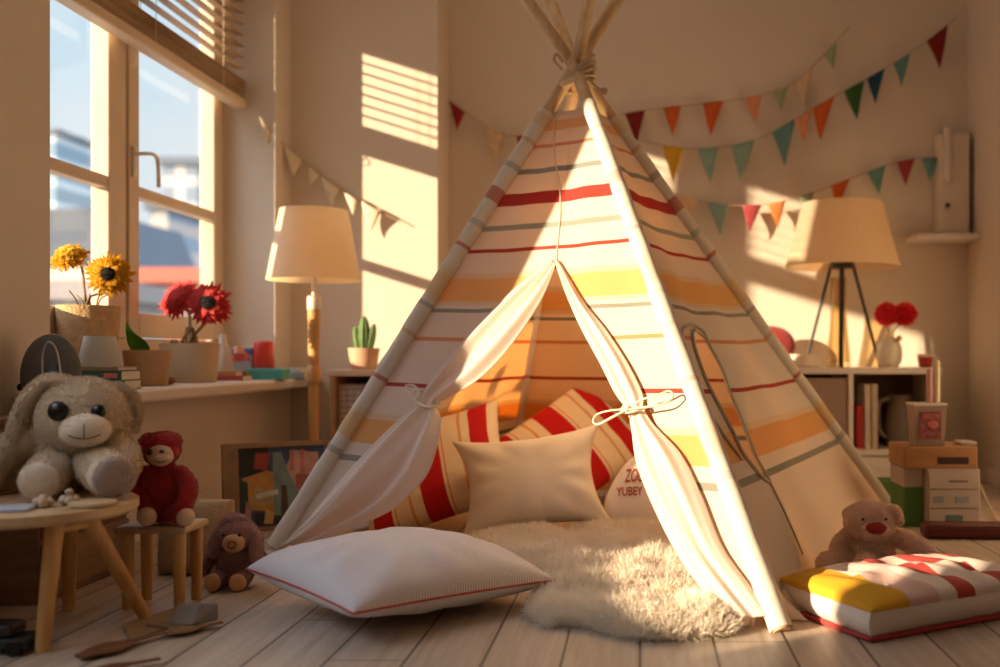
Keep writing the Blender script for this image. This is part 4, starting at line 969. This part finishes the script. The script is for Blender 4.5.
for q in ((0, 1, 0, .04), (0, 1, .94, 1), (0, .14, .04, .94), (.96, 1, .04, .94)): m_.poly([pic(q[0], q[2], -.002), pic(q[1], q[2], -.002), pic(q[1], q[3], -.002), pic(q[0], q[3], -.002)], nn_*.006)
m_.build('picture_border', wood('frame_tan', '#9a7450', '#b08a62', .6, (20, 20, 20)), pc, bevel=.001, smooth=False)
shapes = [('#41536e', [(.14, .04), (.96, .04), (.96, .94), (.14, .94)]), ('#2d3128', [(.14, .62), (.42, .62), (.42, .94), (.14, .94)]), ('#a8442e', [(.28, .70), (.40, .68), (.44, .88), (.30, .88)]),
          ('#c79244', [(.17, .25), (.55, .2), (.55, .62), (.40, .68), (.17, .60)]), ('#c2a06a', [(.2, .3), (.46, .28), (.46, .42), (.3, .5)]), ('#2a2a28', [(.28, .06), (.62, .06), (.6, .14), (.42, .2), (.28, .2)]),
          ('#d0a088', [(.58, .42), (.88, .40), (.90, .86), (.66, .90), (.58, .7)]), ('#b06a58', [(.66, .44), (.88, .42), (.86, .6), (.68, .62)]), ('#7e9484', [(.46, .16), (.78, .14), (.70, .4), (.60, .66), (.54, .88), (.46, .88)]),
          ('#d6cfba', [(.30, .36), (.50, .40), (.5, .46), (.30, .42)]), ('#5b4434', [(.52, .1), (.60, .1), (.58, .5), (.53, .5)]), ('#37473a', [(.14, .1), (.22, .1), (.22, .55), (.14, .6)]), ('#c8826a', [(.62, .66), (.66, .66), (.66, .9), (.62, .9)]), ('#c8826a', [(.72, .62), (.76, .62), (.76, .9), (.72, .9)]),
          ('#d9b26a', [(.36, .08), (.44, .07), (.46, .2), (.38, .24)]), ('#b98b7c', [(.18, .12), (.24, .12), (.25, .3), (.2, .34)])]
m_ = MB(); ml = []
for i, (c, pl) in enumerate(shapes):
    m_.cur = i; ml.append(M('print_'+c, c, .55, .18, 30)); m_.poly([pic(a, b, -.002) for a, b in pl], nn_*(.0008+.00025*i))
m_.build('illustration', ml, pc, smooth=False)

# ------------------------------------------------------------ small shelf unit behind, left
sx0, sx1, sy0, sy1, sz1 = at(330, 3.52), -.745, 3.52, 3.84, .447
t = thing('low_shelf', ((sx0+sx1)/2, (sy0+sy1)/2, 0), 'low cream shelf with wooden frame under the cactus left of tent', 'shelf')
m_cre = M('cream_laminate', '#d9c3a6', .5, .04)
MB().box(sx0-.006, sx1+.006, sy0-.006, sy1, sz1-.022, sz1).build('top', m_cre, t, bevel=.003, smooth=False)
MB().box(sx0, sx0+.018, sy0, sy1, 0, sz1-.022).build('side_panel', wood('shelf_wood', '#9a714c', '#b48a60', .5, (3, 3, 20)), t, smooth=False)
MB().box(sx1-.018, sx1, sy0, sy1, 0, sz1-.022).build('side_panel', MC['shelf_wood'], t, smooth=False)
MB().box(sx0+.018, sx1-.018, sy1-.008, sy1, 0, sz1-.022).build('back', wood('shelf_wood2', '#6c4e36', '#7c5a40', .6, (3, 3, 20)), t, smooth=False)
MB().box(sx0+.018, sx1-.018, sy0, sy1-.008, .16, .178).build('shelf_board', m_cre, t, smooth=False)
MB().box(sx0+.018, sx1-.018, sy0, sy1-.008, .0, .018).build('shelf_board', m_cre, t, smooth=False)
def grid_mat():
    m, t_, b = base_mat('grid_print'); br = t_.nodes.new('ShaderNodeTexBrick'); br.offset = 0; t_.links.new(coords(t_, 'UV'), br.inputs[0])
    br.inputs['Color1'].default_value = lin('#bdb1a6'); br.inputs['Color2'].default_value = lin('#b3a79c'); br.inputs['Mortar'].default_value = lin('#7d736b')
    br.inputs['Scale'].default_value = 1; br.inputs['Brick Width'].default_value = .16; br.inputs['Row Height'].default_value = .11; br.inputs['Mortar Size'].default_value = .01
    t_.links.new(br.outputs[0], b.inputs['Base Color']); return m
bx0, bx1 = at(338, 3.54), at(386, 3.54)
t = thing('storage_basket', ((bx0+bx1)/2, 3.6, .1785), 'pale grid patterned box with a red dot inside the low shelf', 'box')
MB().box(bx0, bx1, 3.54, 3.70, .1785, .395).build('box_body', M('grid_box', '#a99d92', .7), t, bevel=.003, smooth=False)
MB().grid(lambda u, v: Vector((bx0+.008+(bx1-bx0-.016)*u, 3.5392, .19+.19*v)), 1, 1).build('grid_print', grid_mat(), t, smooth=False)
MB().lathe([(0, 0), (.017, 0), (.017, .002), (0, .002)], (at(368, 3.54), 3.538, .375), 24, rot=rotx(R(90))).build('red_dot', M('dot_red', '#c2463c', .6), t, smooth=False)
o = MB().ell((at(348, 3.56), 3.60, .06), (.035, .03, .04)).ell((at(345, 3.56), 3.58, .10), (.024, .022, .022)).fur(5000, .006, .001, seed=77).build('plush_ball', M('olive_plush', '#5d4c30', .95, .2, 40), None, loc=(at(348, 3.56), 3.60, .018), angle=180); tag(o, 'olive brown plush toy on the bottom of the low shelf', 'plush toy', 'plush toys')
cx, cy = at(364, 3.62), 3.62
t = pot('cactus_plant', cx, cy, .045, .056, .078, M('pink_clay', '#c69c7c', .7, .05), 'small cactus in a pink beige pot on the low shelf', 'potted plant', z=sz1)
m_ = MB()
def rib(p, d):
    a = math.atan2(d.y, d.x); k = 1 + .12*math.cos(8*a); return Vector((p.x*k, p.y*k, p.z))
for dx, r, h, tl_ in ((0, .020, .125, 0), (-.024, .014, .09, -.18), (.026, .014, .10, .2)):
    m_.ell((cx+dx, cy, sz1+.06+h*.5), (r, r, h*.58), rot=roty(tl_), nu=48, nv=16, fn=rib)
m_.build('cactus', M('cactus_green', '#5d7a44', .7, .15, 30, bump=.3), t, angle=180)

# ------------------------------------------------------------ right shelf unit
rx0, rx1, ry0, ry1, rz1 = at(770, 3.80), at(941, 3.80), 3.80, 4.13, .452
t = thing('cube_shelf', ((rx0+rx1)/2, 3.95, 0), 'white cube shelf unit below the tripod lamp against back wall', 'shelf')
xd = at(851, 3.80)
MB().box(rx0-.004, rx1+.004, ry0-.004, ry1, rz1-.024, rz1).build('top', m_white, t, bevel=.002, smooth=False)
MB().box(rx0, rx0+.02, ry0, ry1, 0, rz1-.024).build('side_panel', m_white, t, smooth=False)
MB().box(rx1-.02, rx1, ry0, ry1, 0, rz1-.024).build('side_panel', m_white, t, smooth=False)
MB().box(xd-.009, xd+.009, ry0, ry1-.008, .14, rz1-.024).build('divider', m_white, t, smooth=False)
MB().box(rx0+.02, rx1-.02, ry0, ry1-.008, .118, .14).build('shelf_board', m_white, t, smooth=False)
MB().box(rx0+.02, rx1-.02, ry0, ry1-.008, 0, .02).build('shelf_board', m_white, t, smooth=False)
MB().box(rx0+.02, rx1-.02, ry1-.008, ry1, 0, rz1-.024).build('back', M('shelf_back', '#6d4c38', .8), t, smooth=False)
MB().box(rx0+.022, xd-.011, ry0+.01, ry0+.026, .142, rz1-.040).build('door', M('grey_door', '#9d8371', .6, .03), t, bevel=.002, smooth=False)
dr = MB().box(rx0+.022, rx1-.022, ry0+.004, ry0+.02, .022, .112).build('drawer', m_white, t, bevel=.002, smooth=False)
MB().tube([(at(880, 3.8), ry0-.008, .07), (at(900, 3.8), ry0-.008, .07)], .003, 8).ell((at(880, 3.8), ry0-.002, .07), (.003, .008, .003)).ell((at(900, 3.8), ry0-.002, .07), (.003, .008, .003)).build('drawer_handle', m_white, dr)
G2 = 'books standing in the cube shelf'
for px, wd, h, c, lb in ((856.5, .026, .165, '#b02620', 'short red book standing left in the cube shelf'), (864, .022, .247, '#d3c0ac', 'tall cream book standing beside the short red book'), (871, .022, .247, '#c9b49e', 'tall beige book standing rightmost of the upright books')):
    book(at(px, 3.90), 3.915, .1405, wd, .16, h, c, lb, 0, G2, True)
# pitcher
pxp = at(900, 3.92); m_fg = M('smoky_jug', '#8d7c6c', .35, .04, tl=.3)
t = thing('pitcher', (pxp, 3.93, .1405), 'grey frosted pitcher with handle inside the cube shelf', 'jug')
MB().lathe([(0, 0), (.056, 0), (.060, .006), (.060, .09), (.046, .15), (.042, .185), (.050, .20), (.047, .20), (.039, .185), (0, .18)], (pxp, 3.93, .1405), 36).build('jug_body', m_fg, t)
MB().tube(catmull([(pxp-.042, 3.92, .33), (pxp-.080, 3.92, .315), (pxp-.086, 3.92, .26), (pxp-.078, 3.92, .20), (pxp-.056, 3.92, .18)], 6), .009, 10).build('handle', m_fg, t, angle=180)
# dish, vases, cup on the shelf
dx = at(803, 3.86)
o = MB().lathe([(0, 0), (.070, 0), (.076, .006), (.076, .046), (.072, .050), (.068, .046), (.066, .012), (0, .010)], (dx, 3.88, rz1+.0005), 44).build('white_dish', M('cream_ceramic', '#e6d5bc', .4, .03, coat=.2), None, loc=(dx, 3.88, rz1+.0005)); tag(o, 'low round cream dish on the shelf left of tripod legs', 'dish')
gx = at(839, 4.02)
o = MB().lathe([(0, 0), (.046, 0), (.050, .004), (.046, .06), (.036, .16), (.030, .28), (.032, .36), (.029, .36), (.026, .28), (.032, .16), (.042, .06), (.042, .02), (0, .016)], (gx, 4.03, rz1+.0005), 40).build('glass_vase', glass('champagne_glass', (.95, .86, .68, 1), .09), None, loc=(gx, 4.03, rz1+.0005)); tag(o, 'tall empty amber glass vase behind the tripod lamp legs', 'vase')
vx = at(890, 3.88)
t = thing('flower_vase', (vx, 3.89, rz1), 'white ceramic vase with two red pompom flowers on the shelf', 'vase')
MB().lathe([(0, 0), (.032, 0), (.046, .02), (.050, .05), (.046, .085), (.030, .108), (.018, .116), (.020, .126), (.016, .126), (.014, .114), (0, .10)], (vx, 3.89, rz1+.0005), 40).build('vase_body', M('white_ceramic', '#eaddc8', .3, .03, coat=.3), t)
MB().ell((vx+.028, 3.852, rz1+.112), .012).build('gold_bead', M('gold', '#d8b060', .25, .02, metal=1), t)
redp = M('red_petal', '#ff4650', .75, .1, 40, tl=.4)
for k, (px, py) in enumerate(((887, 314), (905, 314))):
    hp = P(px, py, 3.87); stem(t, [(vx, 3.89, rz1+.11), (vx+(hp.x-vx)*.4, 3.885, rz1+.15), hp+Vector((0, .005, -.02)), hp], .0025)
    m_ = MB().ell(hp, (.034, .03, .032)).fur(900, .016, .010, droop=0, jit=.35, seed=80+k); m_.build('flower_head', redp, t, angle=180)
cx_ = at(926, 3.86); t = thing('red_cup', (cx_, 3.87, rz1), 'small red patterned cup with handle at right end of shelf', 'cup')
MB().lathe([(0, 0), (.020, 0), (.024, .004), (.031, .05), (.029, .05), (.022, .006), (0, .006)], (cx_, 3.87, rz1+.0005), 32).build('cup_body', M('red_pattern', '#b83a2c', .4, .45, 70), t)
MB().lathe([(.0312, .040), (.0318, .051), (.029, .051)], (cx_, 3.87, rz1+.0005), 32).build('rim', MC['cream_ceramic'], t)
MB().tube(catmull([(cx_+.028, 3.87, rz1+.042), (cx_+.045, 3.87, rz1+.040), (cx_+.043, 3.87, rz1+.018), (cx_+.024, 3.87, rz1+.012)], 5), .003, 8).build('handle', MC['cream_ceramic'], t, angle=180)
rdx = at(772, 4.0)
t = thing('red_round_cushion', (rdx, 4.03, rz1), 'round dark red velvet cushion on the shelf behind the tent', 'cushion', 'pillows around the tent')
MB().ell((rdx, 4.04, rz1+.084), (.10, .038, .083), nu=40, nv=20).build('cushion_body', M('red_velvet', '#8e1a14', .8, .1, sheen=.5), t, angle=180)
MB().ell((rdx+.0, 4.000, rz1+.084), (.008, .005, .008)).build('button', M('dark_button', '#3c0c0a', .5), t, angle=180)
# tripod lamp
tx, ty = at(842, 3.93), 3.93; m_dk = M('dark_metal', '#1d120c', .4, .1)
t = thing('tripod_lamp', (tx, ty, rz1), 'large tripod table lamp with cream drum shade on the cube shelf', 'lamp')
for px, yy, r in ((805, 3.99, .0065), (839, 3.83, .010), (880, 3.99, .0065)):
    X = at(px, yy) if px != 839 else at(841, yy); MB().tube([(X, yy, rz1+.001), (tx+(X-tx)*.28, ty+(yy-ty)*.3, .86)], [r, r*1.05], 12).build('leg', m_dk, t)
MB().lathe([(.0, .84), (.045, .84), (.045, .865), (.012, .87), (.012, .93), (0, .93)], (tx, ty, 0), 24).build('hub', m_dk, t)
shade(tx, ty, .845, 1.095, .222, .155, t, M('linen_shade_warm', '#ead6b6', .9, .05, 20, tl=.5, tcol='#f4d4a4', bump=.1, bs=200))
MB().ell((tx, ty, .965), (.030, .030, .038)).build('bulb', MC['bulb_glass'], t, angle=180)

# ------------------------------------------------------------ boxes on the floor, right
b0x, b1x = at(927, 2.88), at(980, 2.88)
t = thing('storage_box', ((b0x+b1x)/2, 2.98, 0), 'white cardboard drawer box on the floor at right under wooden box', 'box')
m_cb = M('white_card', '#b9a89c', .7, .04)
MB().box(b0x, b1x, 2.88, 3.08, 0, .172).build('box_body', m_cb, t, bevel=.002, smooth=False)
for k in range(3):
    z0 = .006+.055*k; d_ = MB().box(b0x+.004, b1x-.004, 2.874, 2.879, z0, z0+.050).build('drawer', m_cb, t, bevel=.001, smooth=False)
    if k == 2: MB().box(at(948, 2.88), at(967, 2.88), 2.872, 2.8735, z0+.018, z0+.024).build('pull_slot', M('slot_grey', '#7d6e66', .7), d_, smooth=False)
    elif k == 1:
        for a, b2 in ((933, 943), (955, 968)): MB().box(at(a, 2.88), at(b2, 2.88), 2.872, 2.8735, z0+.015, z0+.032).build('drawer_label', M('label_grey', '#8b9494', .7), d_, smooth=False)
    else: MB().box(at(945, 2.88), at(962, 2.88), 2.872, 2.8735, z0+.012, z0+.034).build('drawer_label', M('label_teal', '#557a72', .7), d_, smooth=False)
g0, g1 = at(904, 2.90), at(924.0, 2.90)
t = thing('white_carton', ((g0+g1)/2, 3.0, 0), 'narrow white and green carton standing left of the drawer box', 'box')
MB().box(g0, g1, 2.91, 3.06, 0, .115).build('green_sleeve', M('green_card', '#4c7a34', .6, .08), t, bevel=.002, smooth=False)
MB().box(g0, g1, 2.91, 3.06, .1155, .171).build('carton_top', m_cb, t, bevel=.002, smooth=False)
w0, w1 = at(903, 2.90), at(976, 2.90)
t = thing('wooden_box', ((w0+w1)/2, 2.98, .1725), 'shallow wooden box lying on top of the white drawer box', 'box')
m_wb = wood('box_wood', '#9c6c40', '#b58352', .5, (4, 20, 20))
MB().box(w0, w1, 2.885, 3.07, .1725, .235).build('box_body', m_wb, t, bevel=.003, smooth=False)
MB().box(at(937, 2.89), at(968, 2.89), 2.883, 2.8845, .185, .205).build('slot', M('dark_slot', '#3c2616', .8), t, smooth=False)
o = MB().box(at(958, 2.95), at(975, 2.95), 2.93, 3.0, .2355, .246).build('folded_cloth', M('cloth_white', '#b8a390', .9), None, loc=(at(966, 2.95), 2.96, .2355), bevel=.004, smooth=False); tag(o, 'small folded pale cloth on the wooden box', 'cloth')
# clear tub with sweets
f0, f1 = at(914, 2.91), at(947, 2.91); t = thing('plastic_tub', ((f0+f1)/2, 2.95, .2355), 'clear white plastic tub with pink picture on the wooden box', 'tub')
m_tub = M('frosted_plastic', '#c2aa9c', .3, .03, tl=.35)
def tp_(a, b, z): return [(f0+a, 2.91-b, z), (f1-a, 2.91-b, z), (f1-a, 2.99+b, z), (f0+a, 2.99+b, z)]
m_ = MB(); m_.add(tp_(.006, -.006, .2355)+tp_(0, 0, .352), [(3, 2, 1, 0), (0, 1, 5, 4), (1, 2, 6, 5), (2, 3, 7, 6), (3, 0, 4, 7), (4, 5, 6, 7)]); m_.build('tub_body', m_tub, t, smooth=False)
MB().box(f0-.003, f1+.003, 2.907, 2.993, .352, .359).build('lid', m_white, t, bevel=.002, smooth=False)
m_ = MB(); 
for k, (a, z, c) in enumerate(((0, 0, 0),)): m_.box(f0+.017, f1-.017, 2.908, 2.911, .255, .335)
m_.build('picture_panel', M('pink_print', '#8a4a4a', .6, .5, 90), t, smooth=False)
m_ = MB()
for k in range(14): m_.ell((f0+.026+.0065*(k % 7)+.003*(k//7), 2.907, .318+.006*(k//7)), (.005, .002, .005), nu=10, nv=6)
m_.ell(((f0+f1)/2+.006, 2.906, .297), (.017, .002, .013), nu=16, nv=8)
m_.build('printed_flowers', M('rose_print', '#b8605c', .6, .3, 60), t)
for px, c, h, lb in ((930.5, '#dba7a0', .10, 'pink marker pen standing on the plastic tub'), (937.5, '#e6d4a8', .125, 'taller cream marker pen standing on the plastic tub')):
    X = at(px, 2.94); t = thing('marker_pen', (X, 2.95, .3595), lb, 'pen', 'pens on the tub')
    MB().lathe([(0, 0), (.0085, 0), (.009, .002), (.009, h*.72)], (X, 2.95, .3595), 20).build('barrel', M('pen_'+c, c, .4), t)
    MB().lathe([(.0095, h*.72), (.0095, h-.004), (.007, h), (0, h)], (X, 2.95, .3595), 20).build('cap', M('pen_'+c, c, .4), t)
# green toy box behind
o = MB().box(at(878, 3.3), at(903, 3.3), 3.28, 3.36, 0, .09).box(at(882, 3.3), at(890, 3.3), 3.275, 3.28, .06, .078).build('green_crate', M('crate_green', '#4f6e34', .7, .1), None, loc=(at(890, 3.3), 3.32, 0), bevel=.004, smooth=False); tag(o, 'green box on the floor in front of the cube shelf drawer', 'box')
o = MB().box(at(925, 2.72), 1.12, 2.70, 2.78, .001, .040, rot=rotz(R(-2))).build('red_case', M('oxblood', '#5a1c12', .45, .15, 20), None, loc=(1.0, 2.74, .001), bevel=.012, smooth=False); tag(o, 'long dark red case lying on the floor before the white boxes', 'case')
o = MB().tube(catmull([P(980, 484, 3.3), P(988, 502, 3.2), P(998, 520, 3.0), P(1012, 535, 2.85)], 8), .004, 8).build('white_cable', M('cable_white', '#cdb694', .5), None, loc=tuple(P(1012, 535, 2.85)), angle=180); tag(o, 'white cable curving down to the floor in the right corner', 'cable')
# wall shelf with a white box upright at right
wx0, wx1 = at(915, 4.0), at(982, 4.0)
t = thing('wall_shelf', ((wx0+1.35)/2, 4.05, .97), 'small white wall shelf with upright panel high in right corner', 'shelf')
MB().box(wx0+.0, 1.355, 3.98, 4.149, .960, .985).build('shelf_board', m_white, t, bevel=.006, smooth=False)
MB().box(at(939, 4.08), at(968, 4.08), 4.06, 4.149, .985, 1.40).build('upright_panel', m_wall, t, bevel=.003, smooth=False)
MB().box(at(946, 4.04), at(951, 4.04), 4.045, 4.06, 1.20, 1.42).build('hook_rail', m_white, t, bevel=.002, smooth=False)
MB().box(at(947, 4.04), at(951, 4.04), 4.052, 4.06, 1.10, 1.115).build('screw', m_dk, t, smooth=False)

# ------------------------------------------------------------ bunting
PC = {'red': '#a8302c', 'dred': '#8c201c', 'orange': '#d8692c', 'orange2': '#e08a4c', 'cream': '#e6c9a0', 'green': '#3d6a34', 'pgreen': '#a9b890', 'navy': '#24506a', 'teal': '#6f9f98', 'pteal': '#9ab8a8', 'yellow': '#e0b22c', 'white': '#efe0c4', 'rose': '#b04848', 'peach': '#e6a077'}
def bunting(label, line, flags, Y, w=.088, h=.135, yfn=None):
    yf = yfn or (lambda px: Y)
    pts = catmull([P(px, py, yf(px)) for px, py in line], 8)
    t = thing('bunting_garland', tuple(pts[0]), label, 'bunting', 'bunting garlands on the walls')
    MB().tube(pts, .0022, 6).build('string', M('bunting_string', '#b89c7c', .9), t, angle=180)
    xs = [(p[0]/p[1]*1000+640) for p in pts]; zs = [p[2] for p in pts]; ys_ = [p[1] for p in pts]
    for i, (px, c, sc) in enumerate(flags):
        def on(q): return Vector((at(q, float(np.interp(q, xs, ys_))), float(np.interp(q, xs, ys_)), float(np.interp(q, xs, zs))))
        y0 = on(px); hw = w*sc/2*1000/y0.y; a = on(px-hw); b = on(px+hw); n = 8
        tip = (a+b)/2 + Vector((.012*math.sin(i*2.3), 0, -h*sc)); m_ = MB()
        def g(u, v):
            top = a + (b-a)*u; e = 1-v*.97; mid = (a+b)/2*(1-v) + tip*v
            return mid + (top-(a+b)/2)*e + Vector((0, -.006*math.sin(u*PI)*(1-v)-.004 + .006*math.sin(v*4+i), 0))
        m_.grid(g, 6, 8).build('pennant', M('felt_'+c, PC[c], .9, .08, 30, tl=.2), t, angle=180, solid=.0015)
    return t
bunting('upper bunting garland running behind the tent top to the upper right', [(449, 101), (490, 128), (520, 136), (575, 126), (635, 112), (700, 104), (757, 96), (800, 78), (850, 26)],
        [(457, 'red', .72), (492, 'cream', 1.0), (526, 'red', .9), (635, 'dred', .95), (672, 'orange', .85), (713, 'orange', 1.0), (753, 'peach', .8), (781, 'pgreen', .7), (804, 'cream', .9), (830, 'pgreen', .6)], 4.11)
bunting('middle bunting garland with dark green and navy pennants rising to the right', [(640, 140), (672, 147), (710, 148), (760, 138), (815, 107), (870, 77), (920, 46), (957, 17)],
        [(673, 'yellow', 1.0), (708, 'pteal', 1.0), (743, 'pteal', 1.1), (783, 'teal', 1.1), (803, 'peach', .8), (823, 'orange', 1.05), (854, 'green', .95), (876, 'navy', .85), (902, 'teal', .8), (937, 'dred', 1.0)], 4.09, h=.145)
bunting('lower bunting garland drooping behind the tripod lamp', [(655, 188), (690, 198), (730, 205), (775, 203), (820, 190), (865, 173), (905, 160), (938, 158)],
        [(687, 'cream', 1.0), (718, 'pteal', 1.05), (752, 'rose', .9), (776, 'orange2', .85), (806, 'pgreen', .7), (840, 'orange', .9), (876, 'teal', .85), (906, 'rose', .85), (930, 'teal', .8)], 4.10, h=.12)
bunting('short cream bunting garland hanging beside the window over the floor lamp', [(258, 112), (267, 128), (290, 150), (316, 172), (340, 190), (368, 205), (400, 222)],
        [(267, 'white', .7), (292, 'white', .95), (314, 'white', .6), (330, 'white', .95), (352, 'white', .7), (372, 'white', 1.0)], 3.86, w=.075, h=.10, yfn=lambda q: 3.70 if q < 273 else min(3.87, 3.70+(q-273)*.008))

# ------------------------------------------------------------ things on the floor, front left
o = MB().poly([FL(130, 642)+Vector((0, 0, .0005)), FL(205, 618)+Vector((0, 0, .0005)), FL(200, 602)+Vector((0, 0, .0005)), FL(123, 626)+Vector((0, 0, .0005))], (0, 0, .004)).build('cardboard_sheet', M('cream_card', '#9f8468', .8, .06), None, loc=(0, 0, 0), smooth=False); tag(o, 'cream cardboard sheet lying on the floor near the stool', 'cardboard')
q = FL(192, 626); t = thing('paper_box', (q.x, q.y, .0045), 'crumpled grey white paper packet on the floor near the stool', 'paper')
m_ = MB(); m_.add([Vector((q.x+a, q.y+b, z)) for a, b, z in ((-.035, -.02, .008), (.015, -.03, .01), (.045, .01, .008), (-.01, .03, .008), (-.025, -.005, .042), (.02, -.012, .046), (.044, .012, .040), (0, .02, .038))],
              [(3, 2, 1, 0), (0, 1, 5, 4), (1, 2, 6, 5), (2, 3, 7, 6), (3, 0, 4, 7), (4, 5, 6, 7)]); m_.build('packet', M('paper_grey', '#a29a92', .8, .1, 20), t, bevel=.003, smooth=False)
MB().poly([(q.x-.075, q.y-.02, .005), (q.x-.01, q.y-.045, .005), (q.x+.03, q.y-.025, .005), (q.x-.03, q.y+.005, .005)], (0, 0, .0035)).build('flap', M('paper_tan', '#957e66', .8), t, smooth=False)
def spoon(a, b, label, col, wd):
    a = Vector(a); b = Vector(b); d = (b-a); pts = [a+d*k/12 for k in range(13)]
    rr = [.007+wd*math.exp(-((k/12-.30)/.22)**2) for k in range(13)]
    o = MB().tube([p+Vector((0, 0, .009)) for p in pts], rr, 16, flat=.28, up=(0, 0, 1)).build('wooden_spoon', wood('spoon_'+col, col, '#7a4c26', .5, (20, 20, 3)), None, loc=tuple(a), angle=60); tag(o, label, 'spoon', 'wooden utensils on the floor')
spoon(FL(78, 662), FL(168, 636), 'dark wooden spatula on the floor beside the cardboard sheet', '#6a4022', .022)
spoon(FL(92, 676), FL(160, 664), 'dark wooden stick at the bottom left edge of the photo', '#5c361c', .008)
spoon(FL(165, 638), FL(222, 627), 'tan wooden leaf tool under the crumpled paper packet', '#8a6a44', .018)
q = FL(16, 651); t = thing('toy_car', (q.x, q.y, 0), 'dark green and black toy vehicle on the floor at the left edge', 'toy')
m_ = MB().box(q.x-.06, q.x+.035, q.y-.03, q.y+.03, .008, .028); m_.build('chassis', M('toy_darkgreen', '#1d2a20', .4), t, bevel=.005, smooth=False)
MB().box(q.x-.05, q.x+.005, q.y-.024, q.y+.024, .028, .050).build('cabin', M('toy_dark', '#2c2422', .4), t, bevel=.006, smooth=False)
for a in (-.04, .018):
    for s in (-1, 1): MB().lathe([(0, -.005), (.013, -.005), (.013, .005), (0, .005)], (q.x+a, q.y+s*.032, .013), 20, rot=rotx(R(90))).build('wheel', m_black, t)
